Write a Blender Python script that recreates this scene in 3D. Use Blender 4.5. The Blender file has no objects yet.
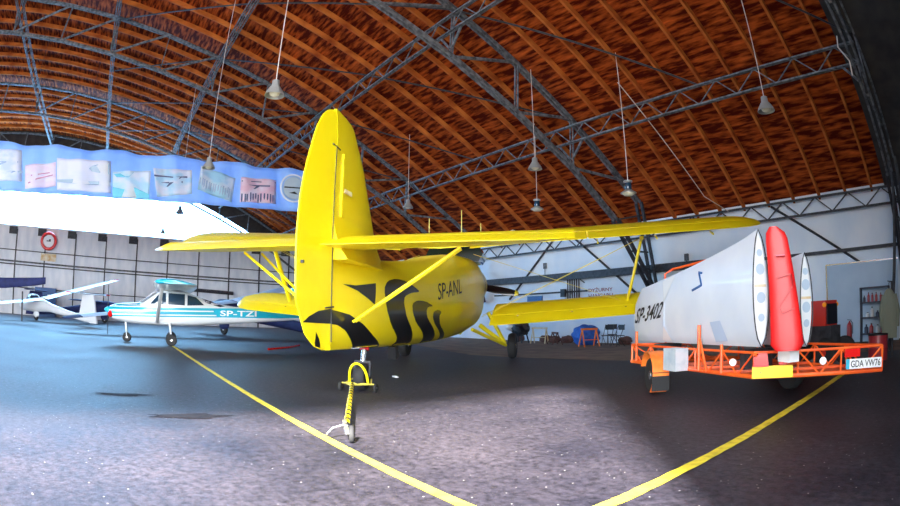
import bpy, bmesh, math, random
from mathutils import Vector, Matrix
random.seed(7)
C = bpy.context.scene.collection
S = bpy.context.scene
PI = math.pi
R = math.radians

# ------------------------------------------------------------------ materials
def mat(name, col, rough=.5, metal=0., var=None, scale=3., stretch=(1, 1, 1), bump=0., emit=None, coat=0., alpha=1., spec=.5, detail=6., lo=.35, hi=.65, coord='Object'):
    m = bpy.data.materials.new(name); m.use_nodes = True
    nt = m.node_tree; b = nt.nodes['Principled BSDF']
    b.inputs['Base Color'].default_value = (*col, 1); b.inputs['Roughness'].default_value = rough
    b.inputs['Metallic'].default_value = metal; b.inputs['Coat Weight'].default_value = coat
    b.inputs['Specular IOR Level'].default_value = spec
    if alpha < 1: b.inputs['Alpha'].default_value = alpha
    if emit:
        b.inputs['Emission Color'].default_value = (*emit[:3], 1); b.inputs['Emission Strength'].default_value = emit[3]
    if var or bump:
        tc = nt.nodes.new('ShaderNodeTexCoord'); mp = nt.nodes.new('ShaderNodeMapping')
        mp.inputs['Scale'].default_value = stretch
        nz = nt.nodes.new('ShaderNodeTexNoise'); nz.inputs['Scale'].default_value = scale; nz.inputs['Detail'].default_value = detail
        nt.links.new(tc.outputs[coord], mp.inputs[0]); nt.links.new(mp.outputs[0], nz.inputs['Vector'])
        if var:
            cr = nt.nodes.new('ShaderNodeValToRGB')
            cr.color_ramp.elements[0].position = lo; cr.color_ramp.elements[1].position = hi
            cr.color_ramp.elements[0].color = (*col, 1); cr.color_ramp.elements[1].color = (*var, 1)
            nt.links.new(nz.outputs['Fac'], cr.inputs[0]); nt.links.new(cr.outputs[0], b.inputs['Base Color'])
        if bump:
            bp = nt.nodes.new('ShaderNodeBump'); bp.inputs['Strength'].default_value = bump; bp.inputs['Distance'].default_value = .02
            nt.links.new(nz.outputs['Fac'], bp.inputs['Height']); nt.links.new(bp.outputs[0], b.inputs['Normal'])
    return m

def floor_material():
    m = bpy.data.materials.new('asphalt_floor'); m.use_nodes = True
    nt = m.node_tree; b = nt.nodes['Principled BSDF']; b.inputs['Specular IOR Level'].default_value = .36; L = nt.links.new
    tc = nt.nodes.new('ShaderNodeTexCoord')
    n1 = nt.nodes.new('ShaderNodeTexNoise'); n1.inputs['Scale'].default_value = .55; n1.inputs['Detail'].default_value = 9; n1.inputs['Roughness'].default_value = .65
    n2 = nt.nodes.new('ShaderNodeTexNoise'); n2.inputs['Scale'].default_value = 13; n2.inputs['Detail'].default_value = 10; n2.inputs['Roughness'].default_value = .75
    v = nt.nodes.new('ShaderNodeTexVoronoi'); v.inputs['Scale'].default_value = 8.5; v.inputs['Randomness'].default_value = 1
    for n in (n1, n2, v): L(tc.outputs['Object'], n.inputs['Vector'])
    r1 = nt.nodes.new('ShaderNodeValToRGB'); r1.color_ramp.elements[0].position = .3; r1.color_ramp.elements[1].position = .72
    r1.color_ramp.elements[0].color = (.008, .009, .019, 1); r1.color_ramp.elements[1].color = (.052, .045, .058, 1)
    L(n1.outputs['Fac'], r1.inputs[0])
    r2 = nt.nodes.new('ShaderNodeValToRGB'); r2.color_ramp.elements[0].position = .35; r2.color_ramp.elements[1].position = .7
    r2.color_ramp.elements[0].color = (.25, .25, .27, 1); r2.color_ramp.elements[1].color = (2.1, 2.05, 2.0, 1)
    L(n2.outputs['Fac'], r2.inputs[0])
    mx = nt.nodes.new('ShaderNodeMix'); mx.data_type = 'RGBA'; mx.blend_type = 'MULTIPLY'; mx.inputs[0].default_value = 1
    L(r1.outputs[0], mx.inputs[6]); L(r2.outputs[0], mx.inputs[7])
    r3 = nt.nodes.new('ShaderNodeValToRGB'); r3.color_ramp.elements[0].position = .03; r3.color_ramp.elements[1].position = .08
    r3.color_ramp.elements[0].color = (1, 1, 1, 1); r3.color_ramp.elements[1].color = (0, 0, 0, 1)
    L(v.outputs['Distance'], r3.inputs[0])
    mx2 = nt.nodes.new('ShaderNodeMix'); mx2.data_type = 'RGBA'
    L(r3.outputs[0], mx2.inputs[0]); L(mx.outputs[2], mx2.inputs[6]); mx2.inputs[7].default_value = (.42, .40, .40, 1)
    L(mx2.outputs[2], b.inputs['Base Color'])
    rr = nt.nodes.new('ShaderNodeMapRange'); rr.inputs[3].default_value = .42; rr.inputs[4].default_value = .68
    L(n1.outputs['Fac'], rr.inputs[0]); L(rr.outputs[0], b.inputs['Roughness'])
    bp = nt.nodes.new('ShaderNodeBump'); bp.inputs['Strength'].default_value = .35; bp.inputs['Distance'].default_value = .01
    L(n2.outputs['Fac'], bp.inputs['Height']); L(bp.outputs[0], b.inputs['Normal'])
    return m

M = {}
M['floor'] = floor_material()
M['strip'] = mat('brown_concrete', (.16, .10, .065), .8, var=(.26, .17, .11), scale=1.5)
M['apron'] = mat('apron_concrete', (.26, .25, .24), .9, var=(.32, .31, .29), scale=.5)
M['deck'] = mat('ceiling_planks', (.075, .007, .003), .75, var=(.72, .14, .024), scale=2.2, stretch=(.55, 3.2, 1.), bump=.2, detail=10, lo=.42, hi=.78, spec=.05)
M['rafter'] = mat('rafter_timber', (.30, .060, .014), .8, var=(.66, .20, .04), spec=.08, scale=2.2, stretch=(1, .5, 1), lo=.3, hi=.7)
M['steel'] = mat('grey_painted_steel', (.05, .052, .058), .7, 0., var=(.19, .195, .215), scale=6)
M['dsteel'] = mat('dark_steel', (.018, .018, .024), .6, 0., var=(.05, .05, .06), scale=6)
M['wall'] = mat('whitewashed_concrete', (.68, .77, .88), .85, var=(.84, .88, .93), scale=.7, stretch=(1, 1, .6), bump=.1, detail=9)
M['panel'] = mat('door_panels', (.70, .75, .82), .8, var=(.88, .90, .94), scale=.9, stretch=(1, 1.6, .5), detail=8)
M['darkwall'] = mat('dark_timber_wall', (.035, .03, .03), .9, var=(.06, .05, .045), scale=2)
M['glazing'] = mat('daylit_glazing', (.9, .95, 1.), .4, emit=(.26, .60, 1., 3.6))
M['yline'] = mat('yellow_line_paint', (.62, .50, .03), .7, var=(.95, .78, .05), scale=7, detail=8, lo=.3, hi=.55)
M['yellow'] = mat('yellow_aircraft_paint', (.98, .775, .004), .36, var=(1., .83, .010), scale=1.2, coat=.12)
M['ywire'] = mat('yellow_wire', (.75, .62, .1), .5)
M['black'] = mat('black_paint', (.008, .008, .010), .3, coat=.4)
M['rubber'] = mat('rubber', (.02, .02, .022), .8)
M['chrome'] = mat('polished_metal', (.7, .72, .75), .25, .9)
M['whitep'] = mat('white_gelcoat', (.80, .83, .86), .28, coat=.5)
M['whitec'] = mat('white_wing_cover', (.62, .68, .78), .42, var=(.70, .75, .83), scale=1.4, coat=.2)
M['cyan'] = mat('cyan_paint', (.01, .42, .62), .3, coat=.5)
M['glass'] = mat('tinted_glass', (.02, .05, .09), .08, coat=.6)
M['navy'] = mat('navy_cover_cloth', (.010, .018, .09), .75, var=(.02, .03, .14), scale=3)
M['navyw'] = mat('pale_cover_cloth', (.45, .55, .72), .6)
M['red'] = mat('red_gelcoat', (.62, .006, .008), .45, var=(.78, .012, .01), scale=1.8, coat=.05)
M['pinkred'] = mat('faded_red', (.80, .06, .12), .4)
M['darkred'] = mat('dull_red_mark', (.50, .015, .02), .5)
M['orange'] = mat('orange_frame_paint', (.85, .09, .015), .4, var=(.95, .16, .02), scale=4)
M['ofender'] = mat('orange_fender_paint', (.95, .17, .02), .4, var=(.98, .28, .05), scale=5)
M['alu'] = mat('aluminium_box', (.55, .70, .80), .4, .4, var=(.75, .85, .92), scale=6)
M['ybright'] = mat('yellow_reflector_board', (1., .78, .0), .4)
M['platew'] = mat('number_plate_white', (.88, .90, .92), .4)
M['plateb'] = mat('number_plate_cyan', (.02, .45, .65), .4)
M['ink'] = mat('dark_ink', (.01, .012, .02), .5)
M['redink'] = mat('red_sign_paint', (.30, .03, .05), .7)
M['banner'] = mat('blue_banner_cloth', (.34, .56, .93), .7, var=(.46, .68, .96), scale=.8, bump=.1)
M['shelf'] = mat('dark_shelf', (.03, .035, .06), .5)
M['board'] = mat('pale_blue_board', (.40, .52, .66), .6, var=(.48, .60, .72), scale=1)
M['tred'] = mat('tractor_red', (.55, .03, .02), .4)
M['tarp'] = mat('blue_tarpaulin', (.01, .08, .42), .6, var=(.02, .14, .60), scale=5, bump=.6)
M['lampmetal'] = mat('galvanised_lamp', (.42, .44, .44), .4, .4)
M['lampglass'] = mat('frosted_lamp_glass', (.80, .78, .66), .3)
M['cord'] = mat('pale_cord', (.72, .62, .55), .8)
M['bluebox'] = mat('blue_cabinet_paint', (.02, .10, .30), .5)
M['bluesign'] = mat('blue_notice', (.01, .08, .26), .5)
M['amber'] = mat('amber_lens', (1., .35, .0), .3)
M['redlens'] = mat('red_lens', (.75, .01, .01), .2)
M['jacket'] = mat('pale_jacket_cloth', (.20, .22, .17), .9)
M['brown'] = mat('dark_brown_stuff', (.09, .045, .04), .9, var=(.17, .08, .07), scale=8)
M['oil'] = mat('dried_oil', (.008, .008, .014), .85, spec=.2, var=(.03, .028, .035), scale=6)
M['paper'] = mat('paper', (.8, .82, .85), .8)
M['ysign'] = mat('ochre_sign', (.65, .42, .16), .6, var=(.8, .75, .6), scale=3)

def translucent(m, k):
    nt = m.node_tree; b = nt.nodes['Principled BSDF']; out = nt.nodes['Material Output']
    t = nt.nodes.new('ShaderNodeBsdfTranslucent'); mx = nt.nodes.new('ShaderNodeMixShader'); mx.inputs[0].default_value = k
    src = b.inputs['Base Color'].links
    if src: nt.links.new(src[0].from_socket, t.inputs[0])
    else: t.inputs[0].default_value = b.inputs['Base Color'].default_value
    nt.links.new(b.outputs[0], mx.inputs[1]); nt.links.new(t.outputs[0], mx.inputs[2]); nt.links.new(mx.outputs[0], out.inputs[0])
translucent(M['banner'], .5)
# ------------------------------------------------------------------ mesh helpers
def V(*a): return Vector(a)
class MB:
    def __init__(s): s.bm = bmesh.new()
    def box(s, c, d, rz=0., mi=0):
        g = bmesh.ops.create_cube(s.bm, size=1.)['verts']
        m = Matrix.Translation(c) @ Matrix.Rotation(rz, 4, 'Z') @ Matrix.Diagonal((*d, 1))
        bmesh.ops.transform(s.bm, matrix=m, verts=g)
        if mi:
            for f in {f for v in g for f in v.link_faces}: f.material_index = mi
        return s
    def beam(s, p, q, w, h=None, mi=0):
        p, q = Vector(p), Vector(q); d = q - p; L = d.length
        if L < 1e-5: return s
        z = d / L; up = V(0, 0, 1) if abs(z.z) < .95 else V(1, 0, 0)
        x = up.cross(z).normalized(); y = z.cross(x)
        h = h or w; vs = []
        for t in (p, q):
            for a, b in ((-1, -1), (1, -1), (1, 1), (-1, 1)): vs.append(s.bm.verts.new(t + x * a * w / 2 + y * b * h / 2))
        for f in ((3, 2, 1, 0), (4, 5, 6, 7), (0, 1, 5, 4), (1, 2, 6, 5), (2, 3, 7, 6), (3, 0, 4, 7)):
            fc = s.bm.faces.new([vs[i] for i in f]); fc.material_index = mi
        return s
    def loft(s, rings, cap=True, mi=0, closed=True):
        vr = [[s.bm.verts.new(p) for p in r] for r in rings]; n = len(vr[0])
        for a, b in zip(vr, vr[1:]):
            for i in range(n if closed else n - 1):
                j = (i + 1) % n
                try: s.bm.faces.new((a[i], a[j], b[j], b[i])).material_index = mi
                except ValueError: pass
        if cap:
            for r in (vr[0][::-1], vr[-1]):
                try: s.bm.faces.new(r).material_index = mi
                except ValueError: pass
        return s
    def tube(s, pts, r, n=8, mi=0, closed=False):
        pts = [Vector(p) for p in pts]; rings = []; prev = None
        for i, p in enumerate(pts):
            a = pts[i - 1] if (i or closed) else p; b = pts[(i + 1) % len(pts)] if (i < len(pts) - 1 or closed) else p
            t = (b - a).normalized()
            if prev is None:
                u = t.cross(V(0, 0, 1));
                if u.length < .05: u = t.cross(V(1, 0, 0))
            else: u = prev - t * prev.dot(t)
            u.normalize(); prev = u; w = t.cross(u)
            rr = r[i] if isinstance(r, (list, tuple)) else r
            rings.append([p + (u * math.cos(2 * PI * k / n) + w * math.sin(2 * PI * k / n)) * rr for k in range(n)])
        if closed: rings.append(rings[0])
        s.loft(rings, cap=not closed, mi=mi)
        if closed: bmesh.ops.remove_doubles(s.bm, verts=s.bm.verts, dist=1e-5)
        return s
    def rev(s, prof, o=(0, 0, 0), ax=(0, 0, 1), n=24, mi=0):
        o, ax = Vector(o), Vector(ax).normalized()
        u = ax.cross(V(0, 0, 1));
        if u.length < .05: u = ax.cross(V(1, 0, 0))
        u.normalize(); w = ax.cross(u)
        s.loft([[o + ax * h + (u * math.cos(2 * PI * k / n) + w * math.sin(2 * PI * k / n)) * max(r, 1e-4) for k in range(n)] for r, h in prof], mi=mi)
        return s
    def prism(s, poly, o, u, v, th, mi=0):
        o, u, v = Vector(o), Vector(u), Vector(v); nn = u.cross(v).normalized()
        s.loft([[o + u * a + v * b + nn * k for a, b in poly] for k in (-th / 2, th / 2)], mi=mi)
        return s
    def poly(s, pts, mi=0):
        f = s.bm.faces.new([s.bm.verts.new(p) for p in pts]); f.material_index = mi; return s
    def blob(s, c, d, seed=0, amp=.12, sub=3):
        g = bmesh.ops.create_icosphere(s.bm, subdivisions=sub, radius=1.)['verts']
        rn = random.Random(seed); ph = [rn.uniform(0, 6) for _ in range(6)]
        for v in g:
            n = v.co.normalized()
            k = 1 + amp * (math.sin(4 * n.x + ph[0]) * math.sin(5 * n.y + ph[1]) + .6 * math.sin(9 * n.z + ph[2] + 6 * n.x) + .4 * math.sin(13 * n.y + ph[3]))
            v.co = Vector((n.x * d[0] * k + c[0], n.y * d[1] * k + c[1], n.z * d[2] * k + c[2]))
        return s
    def build(s, name, m, parent=None, smooth=True, ang=38, label=None):
        bm = s.bm
        bmesh.ops.recalc_face_normals(bm, faces=bm.faces)
        if smooth:
            for f in bm.faces: f.smooth = True
            for e in bm.edges:
                if len(e.link_faces) == 2 and e.calc_face_angle(0) > R(ang): e.smooth = False
        me = bpy.data.meshes.new(name); bm.to_mesh(me); bm.free()
        for x in (m if isinstance(m, (list, tuple)) else [m]): me.materials.append(M[x])
        o = bpy.data.objects.new(name, me); C.objects.link(o)
        if parent: o.parent = parent
        if label: o['label'] = label
        return o

def empty(name, loc=(0, 0, 0), rz=0.):
    o = bpy.data.objects.new(name, None); C.objects.link(o); o.location = loc; o.rotation_euler = (0, 0, rz); o.empty_display_size = .2
    return o
def tag(o, label, cat, group=None, kind=None):
    o['label'] = label; o['category'] = cat
    if group: o['group'] = group
    if kind: o['kind'] = kind
    return o
def struct(o):
    o['kind'] = 'structure'; return o
def copy_tree(o, parent=None):
    c = o.copy(); C.objects.link(c); c.parent = parent
    for ch in o.children: copy_tree(ch, c)
    return c
def text_mesh(txt, fn, name, m, parent=None, bold=0., shear=0., spacing=1., thick=0.):
    """lettering: fn maps (u 0..1 along the line, v 0..1 up the capital height) to a point"""
    cu = bpy.data.curves.new('t', 'FONT'); cu.body = txt; cu.offset = bold; cu.shear = shear; cu.space_character = spacing; cu.resolution_u = 3
    cu.extrude = 0; to = bpy.data.objects.new('t', cu); C.objects.link(to)
    dg = bpy.context.evaluated_depsgraph_get(); dg.update()
    me = bpy.data.meshes.new_from_object(to.evaluated_get(dg)); bpy.data.objects.remove(to)
    xs = [v.co.x for v in me.vertices]; ys = [v.co.y for v in me.vertices]
    x0, x1, y0, y1 = min(xs), max(xs), min(ys), max(ys)
    for v in me.vertices: v.co = fn((v.co.x - x0) / (x1 - x0), (v.co.y - y0) / (y1 - y0))
    me.name = name; me.materials.clear(); me.materials.append(M[m])
    o = bpy.data.objects.new(name, me); C.objects.link(o)
    if parent: o.parent = parent
    return o
def wheel(name, c, ax, r, w, parent, hubm='chrome', hr=.5):
    a = Vector(ax).normalized(); p = []
    for k in range(9):
        t = PI * k / 8; p.append((r - .28 * w * (1 - math.sin(t)) - (.0 if .2 < t < 2.9 else .02), -w / 2 * math.cos(t)))
    prof = [(r * hr, -w * .42)] + p + [(r * hr, w * .42)]
    t_ = MB().rev(prof, c, a, 28).build(name, 'rubber', parent)
    MB().rev([(.02, -w * .46), (r * hr * .4, -w * .46), (r * hr * .5, -w * .30), (r * hr * 1.02, -w * .36), (r * hr * 1.02, w * .36), (r * hr * .5, w * .30), (r * hr * .4, w * .46), (.02, w * .46)], c, a, 20).build('wheel_hub', hubm, t_)
    return t_
def airfoil(n=10, f0=0., f1=1., tk=.12, camber=.03):
    def h(f): f = max(f, 0); return 5 * tk * (.2969 * math.sqrt(f) - .126 * f - .3516 * f * f + .2843 * f ** 3 - .1015 * f ** 4) + .0006
    cm = lambda f: camber * 4 * f * (1 - f)
    fs = [f0 + (f1 - f0) * (1 - math.cos(PI * i / n)) / 2 for i in range(n + 1)] if f0 == 0 else [f0 + (f1 - f0) * i / n for i in range(n + 1)]
    up = [(f, cm(f) + h(f)) for f in fs]; lo = [(f, cm(f) - h(f)) for f in fs]
    return up + lo[::-1]
def wing(secs, f0=0., f1=1., tk=.12, camber=.03, n=10):
    """secs: (y, LE point(x,z), TE point(x,z)) ; returns MB"""
    b = MB(); af = airfoil(n, f0, f1, tk, camber); rings = []
    for y, le, te in secs:
        le = V(le[0], y, le[1]); te = V(te[0], y, te[1]); c = te - le; nrm = V(-c.z, 0, c.x).normalized() * (1 if c.x < 0 else -1)
        if nrm.z < 0: nrm = -nrm
        rings.append([le + c * f + nrm * (h * c.length) for f, h in af])
    return b.loft(rings)

# ------------------------------------------------------------------ camera (a fisheye lens)
H = 1.29
cam = bpy.data.cameras.new('camera'); co = bpy.data.objects.new('camera', cam); C.objects.link(co); S.camera = co
cam.type = 'PANO'; cam.sensor_width = 36; cam.sensor_fit = 'HORIZONTAL'; cam.clip_start = .05; cam.clip_end = 500
cam.panorama_type = 'FISHEYE_EQUISOLID'; cam.fisheye_lens = 541.7 / 900 * 36; cam.fisheye_fov = PI
yaw, pit, roll = R(54.05), R(6.81), R(.29)
f = V(-math.sin(yaw) * math.cos(pit), math.cos(yaw) * math.cos(pit), math.sin(pit)); r_ = V(math.cos(yaw), math.sin(yaw), 0); u_ = r_.cross(f)
r2 = r_ * math.cos(roll) + u_ * math.sin(roll); u2 = u_ * math.cos(roll) - r_ * math.sin(roll)
mw = Matrix((r2, u2, -f)).transposed().to_4x4(); mw.translation = (0, 0, H); co.matrix_world = mw

# ------------------------------------------------------------------ hangar shell
YW = 20.7; YA = -38.7; XG = -48.9; XR = 1.5
zl = lambda y: 13.6 - .01173 * (y + 9) ** 2        # lower chord of the arch
zd = lambda y: zl(y) + 2.3                           # underside of roof boards
TX = (-1.5, -12.9, -24.9, -36.9, -48.5)
struct(MB().box(((XG + XR) / 2, (YW + YA) / 2, -.15), (XR - XG + .6, YW - YA + .6, .3)).build('floor', 'floor', smooth=False))
struct(MB().box((40, -15, -.17), (76.2, 120, .3)).build('floor_outside', 'apron', smooth=False))  # unseen ground outside, added to bounce sunlight up to the ceiling
struct(MB().poly([(XG, 16.5, .006), (-24, 14.2, .006), (-14.5, 11.4, .006), (-9.1, 12.7, .006), (-4, 15.2, .006), (XR, 16.2, .006), (XR, YW, .006), (XG, YW, .006)]).build('trim_1', 'strip', smooth=False))
def floor_line(a, b, w, label):
    a, b = Vector(a), Vector(b); d = (b - a).normalized(); n = V(-d.y, d.x, 0) * w / 2; m_ = MB(); k = 60
    pts = [a.lerp(b, i / k) for i in range(k + 1)]; rn = random.Random(3)
    L_ = [m_.bm.verts.new(p + n * rn.uniform(.86, 1.05)) for p in pts]; R_ = [m_.bm.verts.new(p - n * rn.uniform(.86, 1.05)) for p in pts]
    for i in range(k): m_.bm.faces.new((L_[i], R_[i], R_[i + 1], L_[i + 1]))
    return tag(m_.build('painted_floor_line', 'yline', smooth=False), label, 'painted line')
floor_line((-19.6, 2.19, .008), (1.2, 2.13, .008), .105, 'long yellow line painted on the floor, running from the blue and white plane past the tow bar')
floor_line((-2.1, 2.27, .008), (-2.16, 11.0, .008), .125, 'yellow line painted on the floor, running under the orange trailer on the right')

for i, (x, y, a, c, lb) in enumerate(((-6.6, .9, .5, .14, 'dark oil stain on the floor left of the tow bar'), (-8.2, .1, .42, .12, 'small dark oil stain farther left on the floor'))):
    b = MB(); pts = [V(x + c * math.cos(q) * (1 + .3 * math.sin(3 * q + i)), y + a * math.sin(q) * (1 + .25 * math.sin(5 * q)), .007) for q in [2 * PI * k / 28 for k in range(28)]]
    b.poly(pts); tag(b.build('oil_stain', 'oil', smooth=False), lb, 'stain')
def archpts(off, n=40, y0=YA, y1=YW): return [(y0 + (y1 - y0) * i / n, zl(y0 + (y1 - y0) * i / n) + off) for i in range(n + 1)]
ap = archpts(2.3)
b = MB(); b.loft([[V(x, y, z) for y, z in ap] + [V(x, y, z + .12) for y, z in ap[::-1]] for x in (XG - .3, XR + .3)])
ceiling = struct(b.build('ceiling', 'deck', smooth=False))
b = MB(); w = .085
rp = archpts(2.295, 30)
b.loft([[V(dx, y, z - dz) for dx, dz in ((-w / 2, .24), (w / 2, .24), (w / 2, 0), (-w / 2, 0))] for y, z in rp])
raf = b.build('rafter', 'rafter', ceiling, smooth=False)
xs = []
for a, c in zip(TX, TX[1:]):
    nb = 10 if a > -2 else 8
    for k in range(1, nb): xs.append(a + (c - a) * k / nb)
for i, x in enumerate(xs):
    o = raf if i == 0 else raf.copy()
    if i: C.objects.link(o); o.parent = ceiling
    o.location = (x, 0, 0)

# walls
struct(MB().box((-24, YW + .15, 3.1), (51, .3, 6.2)).build('wall_back', 'wall', smooth=False))
struct(MB().box((-24, YA - .15, 3.1), (51, .3, 6.2)).build('wall_front', 'wall', smooth=False))
# far gable: panelled door below, daylit glazing above
WT = 7.55
wl = MB(); rn = random.Random(5)
wl.box((XG - .15, (YA + YW) / 2, WT / 2), (.3, YW - YA, WT))
wall_left = struct(wl.build('wall_left', 'panel', smooth=False))
k = 0
yy = -7.0 - 2.95 * 10
while yy < YW:
    MB().box((XG + .06, yy, WT / 2 - .2), (.10, .10, WT - .3)).build('post', 'dsteel', wall_left, smooth=False)
    MB().box((XG + .10, yy - .42, WT - .48), (.18, .8, .62)).build('bracket', 'dsteel', wall_left, smooth=False)
    k += 1; yy += 2.95
for i, (z, w) in enumerate(((5.3, .04), (4.35, .075), (4.1, .05), (2.2, .04))):
    MB().tube([(XG + .3, YA + .5, z + .25), (XG + .3, YW - .2, z - .1)], w, 6).build('rail', 'steel' if i == 1 else 'dsteel', wall_left)
gz = [(y, z) for y, z in archpts(.5, 40) if z > WT + .05]
gy0, gy1 = gz[0][0], gz[-1][0]
wn = MB(); wn.loft([[V(x, y, z) for y, z in [(gy0, WT + .01)] + gz + [(gy1, WT + .01)]] for x in (XG - .05, XG - .1)])
win = struct(wn.build('window_1', 'glazing', smooth=False))
for k in range(-11, 6):
    y = -9 + k * 2.9
    if gy0 < y < gy1: MB().beam((XG - .02, y, WT), (XG - .02, y, zl(y) + .4), .035, .05).build('glazing_bar', 'steel', win, smooth=False)
b = MB(); gp = archpts(.5, 40, gy0, gy1)
b.loft([[V(x, y, z) for y, z in gp] + [V(x, y, z) for y, z in [(y, zd(y) + .1) for y, _ in gp[::-1]]] for x in (XG, XG - .25)])
for (ya, yb) in ((YA, gy0), (gy1, YW)):
    n = 8; q = [(ya + (yb - ya) * i / n) for i in range(n + 1)]
    b.loft([[V(x, y, WT) for y in q] + [V(x, y, max(zd(y) + .1, WT + .01)) for y in q[::-1]] for x in (XG, XG - .25)])
struct(b.build('trim_2', 'darkwall', smooth=False))
# near gable, right of and behind the camera: closed wall y>0, big open doorway y<0
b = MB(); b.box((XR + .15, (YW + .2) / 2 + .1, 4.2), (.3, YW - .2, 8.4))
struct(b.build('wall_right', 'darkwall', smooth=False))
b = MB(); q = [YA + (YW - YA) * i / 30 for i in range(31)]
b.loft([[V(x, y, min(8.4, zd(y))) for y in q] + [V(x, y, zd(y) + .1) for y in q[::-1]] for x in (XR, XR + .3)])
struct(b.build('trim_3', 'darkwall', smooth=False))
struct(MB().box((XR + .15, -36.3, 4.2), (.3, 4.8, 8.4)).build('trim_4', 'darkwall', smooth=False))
# dark-coloured strip under the roof by the near gable
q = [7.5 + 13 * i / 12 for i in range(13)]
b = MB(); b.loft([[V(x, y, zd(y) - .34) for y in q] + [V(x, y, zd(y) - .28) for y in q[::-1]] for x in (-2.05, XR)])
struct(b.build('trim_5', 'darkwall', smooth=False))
# wall ledge / trunking on the back wall
struct(MB().box((-17.8, YW - .18, 3.33), (15.4, .3, .34)).box((-6.0, YW - .1, 3.3), (8.8, .12, .12)).build('trim_6', 'dsteel', smooth=False))
struct(MB().box((-20.5, YW - .06, 2.55), (7, .08, .08)).build('trim_7', 'dsteel', smooth=False))

# ------------------------------------------------------------------ roof trusses
ny = [15 - 2.825 * k for k in range(0, 18)]
def make_truss():
    t = empty('roof_truss')
    lo = [(17.6, 5.15)] + [(y, zl(y)) for y in ny] + [(-35.6, 5.15)]
    up = [(y, zl(y) + 2.0) for y in [19.4] + ny + [-37.4]]
    for nm, pts, s in (('bottom_chord', lo, .13), ('top_chord', up, .12)):
        b = MB()
        for dx in (-.09, .09):
            for (a, c) in zip(pts, pts[1:]): b.beam((dx, *a), (dx, *c), .07, s)
        b.build(nm, 'steel', t, smooth=False)
    for k in range(len(ny)):
        y = ny[k]
        b = MB()
        for dx in (-.07, .07): b.beam((dx, y, zl(y)), (dx, y + .12, zl(y) + 2.), .05)
        b.build('vertical', 'steel', t, smooth=False)
        yn = ny[k - 1] if k else 17.6
        if y > -9: a_, c_ = (0, y, zl(y)), (0, yn if k else 18.2, zl(yn) + 2. if k else zl(18.2) + 2)
        else:
            if k == len(ny) - 1: continue
            yn = ny[k + 1]; a_, c_ = (0, y, zl(y)), (0, yn, zl(yn) + 2.)
        MB().beam(a_, c_, .09).build('diagonal', 'steel', t, smooth=False)
    for s, (yi, yf, yo) in ((1, (17.6, 20.45, 19.4)), (-1, (-35.6, -38.45, -37.4))):
        b = MB()
        for dx in (-.14, .14):
            b.beam((dx, yi, 5.15), (dx, yf, 2.2), .10, .16); b.beam((dx, yo, zl(19.4) + 2.), (dx, yf + s * .05, 2.2), .10, .12)
        for q in range(5):
            t0, t1 = q / 5, (q + .7) / 5
            A_ = V(0, yi, 5.15).lerp(V(0, yf, 2.2), t0); B_ = V(0, yo, zl(19.4) + 2.).lerp(V(0, yf, 2.2), t1)
            b.beam(A_, B_, .07)
        b.build('truss_leg', 'dsteel', t, smooth=False)
    return t
tl = ['grey steel roof truss nearest the camera, in the dark top right corner', 'large grey steel roof truss crossing the top centre and ending behind the upper right wing',
      'curved grey steel roof truss passing behind the top of the yellow fin', 'darker grey roof truss just above the blue banner', 'farthest roof truss, against the bright glazed end of the hangar']
tr0 = make_truss()
for i, x in enumerate(TX):
    o = tr0 if i == 0 else copy_tree(tr0)
    o.location = (x, 0, 0); tag(o, tl[i], 'roof truss', 'arched roof trusses')
def make_lattice(L):
    t = empty('lattice_purlin')
    for nm, z in (('bottom_chord', -.33), ('top_chord', .33)):
        MB().beam((0, -.05, z), (-L, -.05, z), .045, .06).beam((0, .05, z), (-L, .05, z), .045, .06).build(nm, 'dsteel' if L < 0 else 'steel', t, smooth=False)
    n = 8
    for k in range(n):
        a, m_, c = -L * k / n, -L * (k + .5) / n, -L * (k + 1) / n
        MB().beam((a, 0, -.33), (m_, 0, .33), .035).build('web_bar', 'steel', t, smooth=False)
        MB().beam((m_, 0, .33), (c, 0, -.33), .035).build('web_bar', 'steel', t, smooth=False)
    for x in (-.6, -L + .6):
        sx = 1 if x > -1 else -1
        MB().beam((x, 0, -.33), (x + sx * .55, 0, -1.0), .07).build('knee_brace', 'steel', t, smooth=False)
    return t
wy = {15: 'lowest row', 9.35: 'second row up', 3.7: 'third row up', -1.95: 'fourth row up', -7.6: 'topmost row'}
wb = ['in the bay nearest the camera', 'in the bay behind the yellow fin', 'in the bay above the blue banner', 'in the farthest bay']
lats = {}
for bi, (xa, xb) in enumerate(zip(TX, TX[1:])):
    Lx = round(xa - xb, 2)
    for y, wd in wy.items():
        if Lx not in lats: o = lats[Lx] = make_lattice(Lx)
        else: o = copy_tree(lats[Lx])
        o.location = (xa, y, zl(y) + 1.32); tag(o, 'steel lattice purlin, %s, %s' % (wd, wb[bi]), 'purlin', 'lattice purlins between the trusses')
# eave girder along the white wall
for bi, (xa, xb) in enumerate(zip(TX, TX[1:])):
    t = empty('eave_girder', (xa, YW - .35, 5.05)); Lx = xa - xb
    MB().beam((0, 0, -.3), (-Lx, 0, -.3), .08).build('bottom_chord', 'dsteel', t, smooth=False)
    MB().beam((0, 0, .3), (-Lx, 0, .3), .08).build('top_chord', 'dsteel', t, smooth=False)
    for k in range(8):
        MB().beam((-Lx * k / 8, 0, -.3), (-Lx * (k + .5) / 8, 0, .3), .045).beam((-Lx * (k + .5) / 8, 0, .3), (-Lx * (k + 1) / 8, 0, -.3), .045).build('web_bar', 'dsteel', t, smooth=False)
    tag(t, 'dark lattice girder over the white wall, ' + wb[bi], 'girder', 'eave girders above the white wall')
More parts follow.
